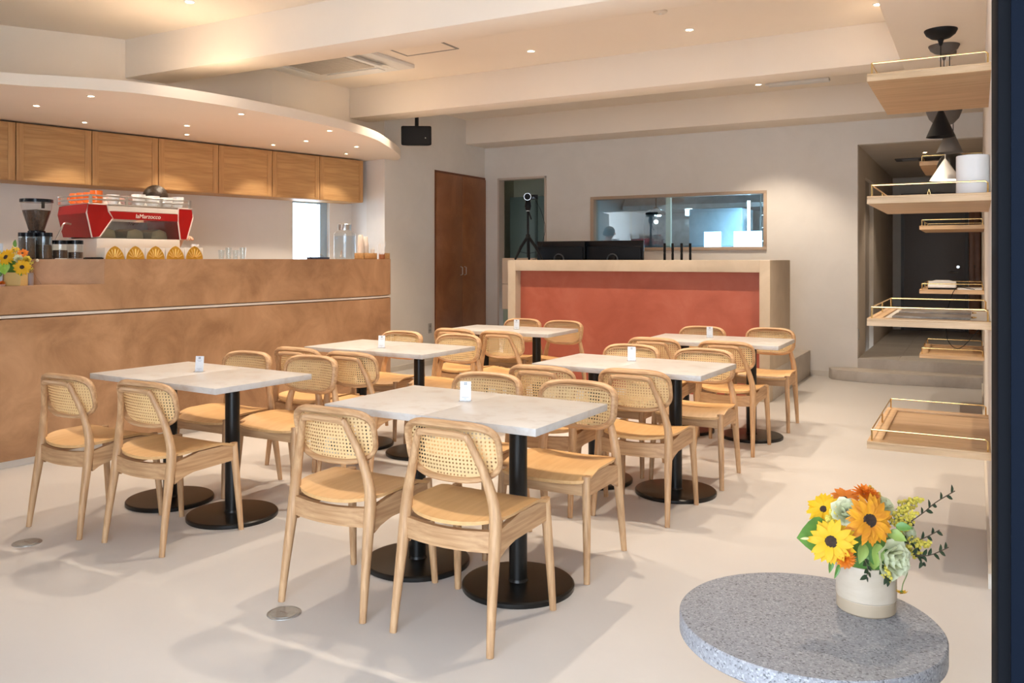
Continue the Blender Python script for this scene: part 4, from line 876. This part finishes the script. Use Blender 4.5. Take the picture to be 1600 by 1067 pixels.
# small scale near the window, dispenser, cups, tray, straws
p = at(497, .30); k_ = dep(p)/F; t = thing('kitchen_scale', 'low dark blue scale with a glass lid under the bar window', 'scale', tuple(p), CR)
bx(-.07, .07, -13*k_, 13*k_, 0, 3*k_).build('body', mat('navy_plastic', (.012, .03, .08), .3), t, bevel=.004); MB().lathe([(10*k_, 3*k_), (8*k_, 6*k_), (3*k_, 7.5*k_), (2*k_, 9*k_), (0, 9*k_)], 20).build('glass_lid', M_glass, t); MB().tube([(0, -13*k_, 1*k_), (0, -18*k_, 5*k_), (0, -14*k_, 6.5*k_)], .004, 6).build('handle', M_blackm, t)
p = Vector((-5.42, 6.42, TOPC)); k_ = dep(p)/F; wd = thing('water_dispenser', 'glass water dispenser with a small metal tap', 'dispenser', tuple(p), -.5)
MB().lathe([(15.5*k_, 0), (17*k_, 2*k_), (16.8*k_, 35*k_), (16.5*k_, 40*k_), (13*k_, 43*k_), (9.8*k_, 44.5*k_), (9.8*k_, 46*k_)], 32).build('jar', M_glass, wd)
MB().lathe([(15*k_, 1*k_), (16.2*k_, 2.5*k_), (16.1*k_, 36*k_), (0, 36*k_)], 28).build('water', pane('water', (.90, .95, 1.), 1.33), wd)
MB().lathe([(10.3*k_, 45*k_), (10.3*k_, 54*k_), (9*k_, 55*k_), (0, 55*k_)], 28).build('lid', M_steel, wd); MB().lathe([(1, 0), (1, .1)], 3, Tr(0, 0, 0)) if False else None
MB().tube([(9*k_, -5*k_, 52*k_), (12*k_, -6*k_, 54*k_), (12.5*k_, -6*k_, 48*k_)], 1*k_, 6).build('clasp', M_steel, wd)
MB().tube([(12*k_, -10*k_, 6*k_), (17*k_, -13*k_, 6*k_), (18*k_, -14*k_, 3*k_)], 1.3*k_, 8).build('tap', M_steel, wd); MB().tube([(16*k_, -12.5*k_, 6*k_), (19*k_, -12.5*k_, 13*k_)], .9*k_, 6).build('tap_lever', M_steel, wd)
M_cork = mottle('woven_tray', (.34, .19, .07), (.52, .32, .14), 60., .8, .5, 90)
for k, (m_, d_, w, lab) in enumerate([((-5.20, 6.47, TOPC), .06, .10, 'woven tray holding the paper cups'), ((-5.075, 6.60, TOPC), .035, .044, 'woven tray at the rounded end of the counter')]):
    m_ = Vector(m_); k_ = dep(m_)/F
    t = thing('woven_tray', lab, 'tray', tuple(m_), 0, 'woven trays')
    bx(-d_, d_, -w, w, 0, .006).build('bottom', M_cork, t)
    for q in [(-d_, -d_+.006, -w, w), (d_-.006, d_, -w, w), (-d_, d_, -w, -w+.006), (-d_, d_, w-.006, w)]: bx(*q, 0, 9.5*k_).build('side', M_cork, t, bevel=.002)
for k, (yc_, ty, lab) in enumerate([(6.41, 366, 'taller stack of pale paper cups in the woven tray'), (6.485, 369, 'shorter stack of pale paper cups in the woven tray')]):
    p = Vector((-5.216, yc_, TOPC+.006)); k_ = dep(p)/F; t = thing('paper_cup_stack', lab, 'cups', tuple(p), 0, 'paper cup stacks'); ht = (404-ty)*k_-.006
    n = 5
    for q in range(n):
        z = ht*.0+q*ht*.13; MB().lathe([(4.9*k_, z), (5.1*k_, z+.004), (3.7*k_, z+ht*.46), (3.4*k_, z+ht*.48), (0, z+ht*.48)], 20).build('paper_cup', M_cup, t)
p = Vector((-5.03, 6.505, TOPC)); k_ = dep(p)/F; t = thing('straw_pot', 'small red brown pot of clear straws', 'straw pot', tuple(p))
MB().lathe([(4*k_, 0), (5*k_, 2*k_), (5*k_, 7.5*k_), (4.4*k_, 7.5*k_), (4.4*k_, 2*k_), (0, 2*k_)], 18).build('pot', M_copper, t)
for k in range(14):
    a = k*2.4; r = 3*k_*math.sqrt((k+.5)/14); MB().tube([(r*math.cos(a), r*math.sin(a), 2.2*k_), (2.6*r*math.cos(a), 2.6*r*math.sin(a), (20+4*(k % 3))*k_)], .0022, 5).build('straw', mat('straw_clear', (.75, .76, .78), .3), t)
p = Vector((-5.172, 6.538, TOPC+.006)); k_ = dep(p)/F; t = thing('sugar_pot', 'white tilted cup of sugar sachets in the woven tray', 'sugar pot', tuple(p))
MB().lathe([(2.6*k_, 0), (3.6*k_, 14*k_), (3.2*k_, 14*k_), (2.2*k_, 1*k_), (0, 1*k_)], 16).build('cup', M_cup, t)
for k in range(6): bx(-1.0*k_, 1.0*k_, -.001, .001, 2*k_, (17+k % 3)*k_, M=Rz(k*.6) @ Ry(.15-.05*k)).build('sachet', M_paper, t)
# flowers on the low ledge at the entrance end
LZ = 1.128
pf = at(25, .085, LZ); kf = dep(pf)/F
fb = thing('flower_box', 'sunflower arrangement in a square wooden box on the counter ledge', 'bouquet', (pf.x, pf.y, LZ), TH)
bx(-13*kf, 12.5*kf, -.04, .045, 0, 21*kf).build('box', mat('box_wood', (.62, .42, .16), .6), fb, bevel=.003)
def lq(px, py, dy=0.): return ((px-25)*kf, dy, (CY-py)*kf+HC-LZ)
MB().ball(lq(24, 416, .0), .065, 14, 8, (1.25, .7, .8)).build('foliage_core', M_leaf, fb)
sunflower(fb, lq(17, 402, -.05), (-.1, -1, .3), 11.5*kf, M_petal); sunflower(fb, lq(42, 417, -.05), (.3, -1, .0), 11*kf, M_petal); sunflower(fb, lq(38, 396, -.02), (.3, -.7, .7), 8*kf, M_petalo, 'orange_daisy', .25); sunflower(fb, lq(22, 391, .0), (-.1, -.5, 1), 8*kf, M_petal, 'yellow_daisy', .3)
rose(fb, lq(36, 404, -.05), (.2, -1, .4), 7*kf); rose(fb, lq(46, 406, -.03), (.5, -1, .3), 7*kf, M_spray); rose(fb, lq(2, 410, -.04), (-.5, -1, .3), 8*kf); pompon(fb, lq(-2, 399, -.02), (-.4, -1, .4), 7*kf, M_petalo)
leaf(fb, lq(16, 410, -.055), (.1, -.35, -1), (0, -1, .2), 19*kf, 12*kf, mottle('leaf_bright', (.16, .36, .03), (.36, .58, .06), 20., .4, .05, 40), 'broad_leaf', .15)
for (a, b) in [((30, 415), (31, 386)), ((28, 410), (24, 384)), ((44, 420), (56, 408)), ((12, 408), (4, 392)), ((40, 425), (57, 419))]:
    A, B = Vector(lq(*a, -.03)), Vector(lq(*b, -.03)); spray(fb, A, B-A, (B-A).length, M_spray, 12, .0035)
for (px, py, dx, dz) in [(6, 420, -1, -.3), (10, 425, -.6, -.8), (34, 422, .6, -.6), (30, 386, .1, 1)]: leaf(fb, lq(px, py, -.04), (dx, -.4, dz), (0, -1, .3), 12*kf, 4*kf, M_leaf, 'leaf', .2)
pv = at(47, .085, LZ); t = thing('grey_vase', 'slim grey vase with two dried stems on the counter ledge', 'vase', (pv.x, pv.y, LZ), TH); kv = dep(pv)/F
MB().lathe([(4.5*kv, 0), (5*kv, 3*kv), (5*kv, 19*kv), (4*kv, 19.5*kv), (4*kv, 4*kv), (0, 4*kv)], 20).build('body', mat('vase_grey', (.30, .25, .25), .5), t)
for k, (a, b) in enumerate([((2, 6), (20, -2)), ((3, 10), (14, 38))]): MB().tube(smooth_path([(0, 0, 8*kv), (a[0]*kv, -.01, (19+a[1])*kv), (b[0]*kv, -.02, max(1, b[1])*kv+.002)], 4), .0012, 5).build('dried_stem', mat('dried', (.22, .13, .08), .8), t)
MB().ball((14*kv, -.02, 39*kv), 2.5*kv, 8, 6).build('dried_head', mat('dried_pale', (.62, .56, .46), .8), t)
ps = at(-6, .20, LZ); ks = dep(ps)/F; t = thing('acrylic_sign', 'clear acrylic sign holder behind the flower box', 'sign holder', (ps.x, ps.y, LZ), TH)
bx(-14*ks, 10*ks, 0, .008, 0, 66*ks, M=Rx(.0)).build('sheet', mat('sign_card', (.66, .74, .84), .3), t, bevel=.001); bx(-14*ks, 10*ks, -.02, .03, 0, .004).build('foot', M_acryl, t)
t = thing('orange_flower_dish', 'small dish with an orange blossom at the foot of the flower box', 'dish', tuple(at(1, .05, LZ)), TH)
MB().lathe([(5*kf, 0), (7*kf, 3*kf), (6.5*kf, 3*kf), (0, 1.2*kf)], 18).build('dish', M_pink, t); pompon(t, (2*kf, 0, 4*kf), (0, -.5, 1), 6*kf, M_petalo)

# ================================================================ THINGS ON THE RED BAR
for k, (a, b) in enumerate([(840, 914.5), (916, 1005.5)]):
    yy = 8.23; pa, pb = ony(a, 404, yy), ony(b, 404, yy-.05); m_ = (pa+pb)/2; w = (pb-pa).length/2; ang = math.atan2((pb-pa).y, (pb-pa).x)
    t = thing('monitor', ['black monitor seen from behind, next to the tripod', 'black monitor seen from behind, next to the black handsets'][k], 'monitor', (m_.x, m_.y, 1.02), ang, 'monitors on the bar')
    ztop = ony(960, 376, yy).z-1.02
    bx(-w, w, -.012, .018, ztop-.33, ztop).build('panel', M_blackg, t, bevel=.004)
    bx(-w+.02, w-.02, -.03, -.012, ztop-.30, ztop-.06).build('rear_shell', mat('monitor_shell', (.006, .009, .014), .4, spec=.2), t, bevel=.01)
    bx(-.035, .035, -.06, -.03, .01, ztop-.16).build('neck', M_blackm, t, bevel=.006); MB().lathe([(.09, 0), (.09, .008), (.02, .014)], 28, Tr(0, -.0, 0)).build('foot', M_blackm, t)
    MB().tube([(.06*math.cos(q*PI/8), -.045, ztop-.20+.06*math.sin(q*PI/8)) for q in range(9)], .008, 8).build('cable_loop', mat('cable_grey', (.05, .055, .065), .35), t)
tp = ony(825, 404, 7.985); tp.z = zbt; kt = dep(tp)/F
t = thing('video_camera', 'small black video camera on a black tripod on the bar', 'camera', tuple(tp), TH)
hzt = lambda py: (CY-py)*kt+HC-zbt
for k, (dx, dy) in enumerate([(-20, -.01), (2, .11), (22, -.01)]):
    o = MB().tube([(0, 0, hzt(369)), (dx*kt*.55, dy*.55, hzt(386)), (dx*kt, dy, .006)], [.016, .015, .011], 8).build('leg', M_blackm, t); MB().ball((dx*kt, dy, .007), .0075, 8, 6).build('rubber_foot', M_blackm, o)
    MB().tube([(0, 0, hzt(396)), (dx*kt*.72, dy*.72, hzt(393))], .0025, 6).build('brace', M_blackm, t)
MB().tube([(0, 0, hzt(402)), (0, 0, hzt(327))], .013, 8).build('column', M_blackm, t); MB().lathe([(.022, hzt(373)), (.026, hzt(370)), (.022, hzt(366))], 14).build('hub', M_blackm, t)
MB().lathe([(.012, hzt(330)), (.028, hzt(327)), (.036, hzt(322)), (.030, hzt(317)), (.024, hzt(314))], 16).build('pan_head', M_blackm, t); MB().tube([(0, 0, hzt(327)), (.035, -.03, hzt(343))], .007, 8).build('pan_handle', M_blackm, t)
MB().lathe([(.018, hzt(330)), (.018, hzt(329))], 12).build('collar', M_steel, t)
c_ = MB().box(-.035, .03, -.06, .07, hzt(314), hzt(304)).build('camera_body', M_blackg, t, bevel=.010)
MB().lathe([(.036, 0), (.038, .02), (.038, .05), (.028, .05), (.024, .035), (0, .03)], 22, Tr(-.008, -.06, hzt(308.5)) @ Rx(PI/2)).build('lens', M_blackm, c_)
MB().lathe([(.034, .050), (.039, .050), (.039, .053), (.034, .053), (.034, .050)], 22, Tr(-.008, -.06, hzt(308.5)) @ Rx(PI/2)).build('lens_ring', M_steel, c_)
MB().box(.03, .105, -.045, -.030, hzt(312), hzt(304.5)).build('flip_screen', M_blackg, c_, bevel=.004)
MB().tube(smooth_path([(.08, -.03, hzt(313)), (.14, .0, hzt(330)), (.185, .03, hzt(355)), (.155, .05, hzt(380)), (.11, .06, .03), (.05, .05, .004)], 4), .0022, 5).build('cable', M_blackm, t)
for k, px in enumerate((1038.5, 1051, 1065, 1078.5)):
    p = ony(px, 404, 8.30); p.z = 1.02; kk = dep(p)/F
    t = thing('handset', ['black stick handset next to the monitor', 'second black stick handset from the monitor', 'third black stick handset from the monitor', 'black stick handset farthest from the monitor'][k], 'handset', tuple(p), 0, 'black stick handsets on the bar')
    zt_ = (CY-380)*kk+HC-1.02; MB().lathe([(2.0*kk, 0), (2.0*kk, zt_-16*kk), (1.6*kk, zt_-16*kk), (1.6*kk, zt_-14.5*kk), (2.0*kk, zt_-14.5*kk), (2.0*kk, zt_-.004), (1.7*kk, zt_)], 12).build('shaft', M_blackm, t); MB().lathe([(5*kk, 0), (5*kk, .01), (2*kk, .02)], 16).build('foot', M_blackm, t)
t = tag(bx(-.12, .10, -.10, .10, 0, .003).build('paper_sheets', M_paper, None, (-1.735+.0, 7.98, zbt), .2), 'small pile of white paper sheets on the bar corner', 'paper')

# ================================================================ PERSON BEHIND THE ESPRESSO MACHINE
def skin_mesh(name, verts, edges, rad, m, parent=None, loc=None, rot=None, root=0, sub=2):
    me = bpy.data.meshes.new(name); me.from_pydata(verts, edges, []); o = link(name, me, parent, loc, rot)
    sk = o.modifiers.new('skin', 'SKIN'); sk.use_smooth_shade = True
    if not me.skin_vertices: me.attributes
    su = o.modifiers.new('sub', 'SUBSURF'); su.levels = sub; su.render_levels = sub
    bm = bmesh.new(); bm.from_mesh(me); ly = bm.verts.layers.skin.verify(); bm.verts.ensure_lookup_table()
    for i, v in enumerate(bm.verts):
        r = rad[i]; v[ly].radius = r if hasattr(r, '__len__') else (r, r); v[ly].use_root = (i == root)
    bm.to_mesh(me); bm.free()
    dg = bpy.context.evaluated_depsgraph_get(); dg.update(); me2 = bpy.data.meshes.new_from_object(o.evaluated_get(dg)); o.modifiers.clear(); o.data = me2
    me2.materials.clear(); me2.materials.append(m); me2.polygons.foreach_set('use_smooth', [True]*len(me2.polygons))
    return o
pp = onx(219, 300, -6.34); FK = .12
hz_ = (onx(236, 293, -6.16).z-FK)
kS = hz_/1.70        # figure scale so the hair just shows above the cups
per = thing('person', 'person in a pink top with dark hair behind the red espresso machine', 'person', (pp.x, pp.y, FK), -PI/2+.1)
# local: +y forward (towards the machine), leaning slightly over it
def K(x, y, z): return (x*kS, y*kS, z*kS)
V = [K(0, 0, .92), K(0, .02, 1.08), K(0, .06, 1.24), K(0, .10, 1.38), K(0, .13, 1.455), K(0, .155, 1.52), K(0, .175, 1.575), K(0, .18, 1.64)]
R_ = [(.15, .11), (.125, .095), (.15, .105), (.13, .09), (.052, .055), (.060, .068), (.072, .088), (.05, .062)]
E_ = [(i, i+1) for i in range(7)]
def chain(start, pts, rads):
    k = start
    for p, r in zip(pts, rads): V.append(K(*p)); R_.append(r); E_.append((k, len(V)-1)); k = len(V)-1
    return k
for s_ in (-1, 1):
    chain(0, [(s_*.095, 0, .82), (s_*.10, .01, .50), (s_*.105, -.01, .28), (s_*.105, -.02, .09), (s_*.11, .06, .035), (s_*.115, .14, .025)], [.090, .060, .052, .038, .038, .028])
    h = chain(3, [(s_*.17, .10, 1.36), (s_*.215, .13, 1.18), (s_*.15, .26, 1.25), (s_*.10, .34, 1.29), (s_*.09, .38, 1.30)], [.055, .043, .034, .026, .030])
    for q, (dx, L_) in enumerate([(-.030, .055), (-.010, .066), (.010, .062), (.030, .050)]):
        chain(h, [(s_*.09+dx, .41, 1.30), (s_*.09+dx, .41+L_*.5, 1.295), (s_*.09+dx, .41+L_*.8, 1.27)], [.0095, .0085, .0075])
    chain(h, [(s_*.09-s_*.04, .375, 1.29), (s_*.09-s_*.055, .41, 1.275)], [.0105, .0085])
R_ = [tuple(a*kS for a in r) if hasattr(r, '__len__') else r*kS for r in R_]
M_skin = mat('skin', (.62, .38, .27), .5, sub=.15)
body = skin_mesh('body', V, E_, R_, M_skin, per)
hd_ = Vector(K(0, .178, 1.60))
MB().ball((0, 0, 0), .02*kS, 10, 8, (.75, 1.2, 1.0), Tr(*(hd_+Vector((0, .092*kS, -.02*kS))))).build('nose', M_skin, per)
for s_ in (-1, 1):
    e = MB().ball(hd_+Vector((s_*.03*kS, .078*kS, .008*kS)), .011*kS, 10, 8).build('eye', M_ceram, per); MB().ball(hd_+Vector((s_*.03*kS, .086*kS, .008*kS)), .006*kS, 8, 6).build('iris', M_blackg, e)
    MB().ball(hd_+Vector((s_*.078*kS, .0, -.005*kS)), .024*kS, 10, 8, (.4, .7, 1.2)).build('ear', M_skin, per)
MB().ball(hd_+Vector((0, .082*kS, -.052*kS)), .02*kS, 10, 6, (1.1, .45, .35)).build('mouth', mat('lips', (.45, .17, .14), .5), per)
M_hair = mottle('dark_hair', (.012, .007, .004), (.05, .028, .014), 40., .45, .3, 90, stretch=(1, .2, 1))
MB().ball(hd_+Vector((0, -.012*kS, .022*kS)), .102*kS, 20, 14, (.93, 1.02, 1.0)).build('hair', M_hair, per)
MB().ball(hd_+Vector((0, -.095*kS, -.01*kS)), .05*kS, 14, 10).build('hair_knot', mottle('gold_hair', (.10, .055, .02), (.42, .26, .09), 40., .45, .3, 90), per)
# clothing: pink top with sleeves to the elbow, dark trousers, shoes
Vs = [K(0, 0, .86), K(0, .01, .98), K(0, .03, 1.12), K(0, .06, 1.25), K(0, .10, 1.38), K(0, .125, 1.435)]; Rs = [(.172, .13), (.158, .122), (.142, .112), (.162, .120), (.135, .098), (.07, .07)]; Es = [(i, i+1) for i in range(5)]
for s_ in (-1, 1):
    b = len(Vs); Vs += [K(s_*.17, .10, 1.36), K(s_*.21, .12, 1.20), K(s_*.215, .145, 1.14)]; Rs += [.068, .064, .066]; Es += [(4, b), (b, b+1), (b+1, b+2)]
skin_mesh('top', Vs, Es, [tuple(a*kS for a in r) if hasattr(r, '__len__') else r*kS for r in Rs], mottle('pink_cloth', (.60, .30, .28), (.72, .42, .40), 7., .85, .2, 60), per)
Vs = [K(0, 0, .92)]; Rs = [(.160, .122)]; Es = []
for s_ in (-1, 1):
    b = len(Vs); Vs += [K(s_*.095, 0, .80), K(s_*.10, .01, .50), K(s_*.105, -.01, .28), K(s_*.105, -.02, .10)]; Rs += [.102, .074, .066, .062]; Es += [(0, b), (b, b+1), (b+1, b+2), (b+2, b+3)]
skin_mesh('trousers', Vs, Es, [tuple(a*kS for a in r) if hasattr(r, '__len__') else r*kS for r in Rs], mat('dark_cloth', (.02, .02, .025), .85), per)
for s_ in (-1, 1): MB().prism([(-.045, -.07), (.045, -.07), (.05, .08), (.04, .17), (0, .195), (-.04, .17), (-.05, .08)], 0, .075, Tr(*K(s_*.11, .0, 0)) @ Matrix.Scale(kS, 4)).build('shoe', mat('shoe_white', (.7, .7, .68), .6), per, bevel=.02)
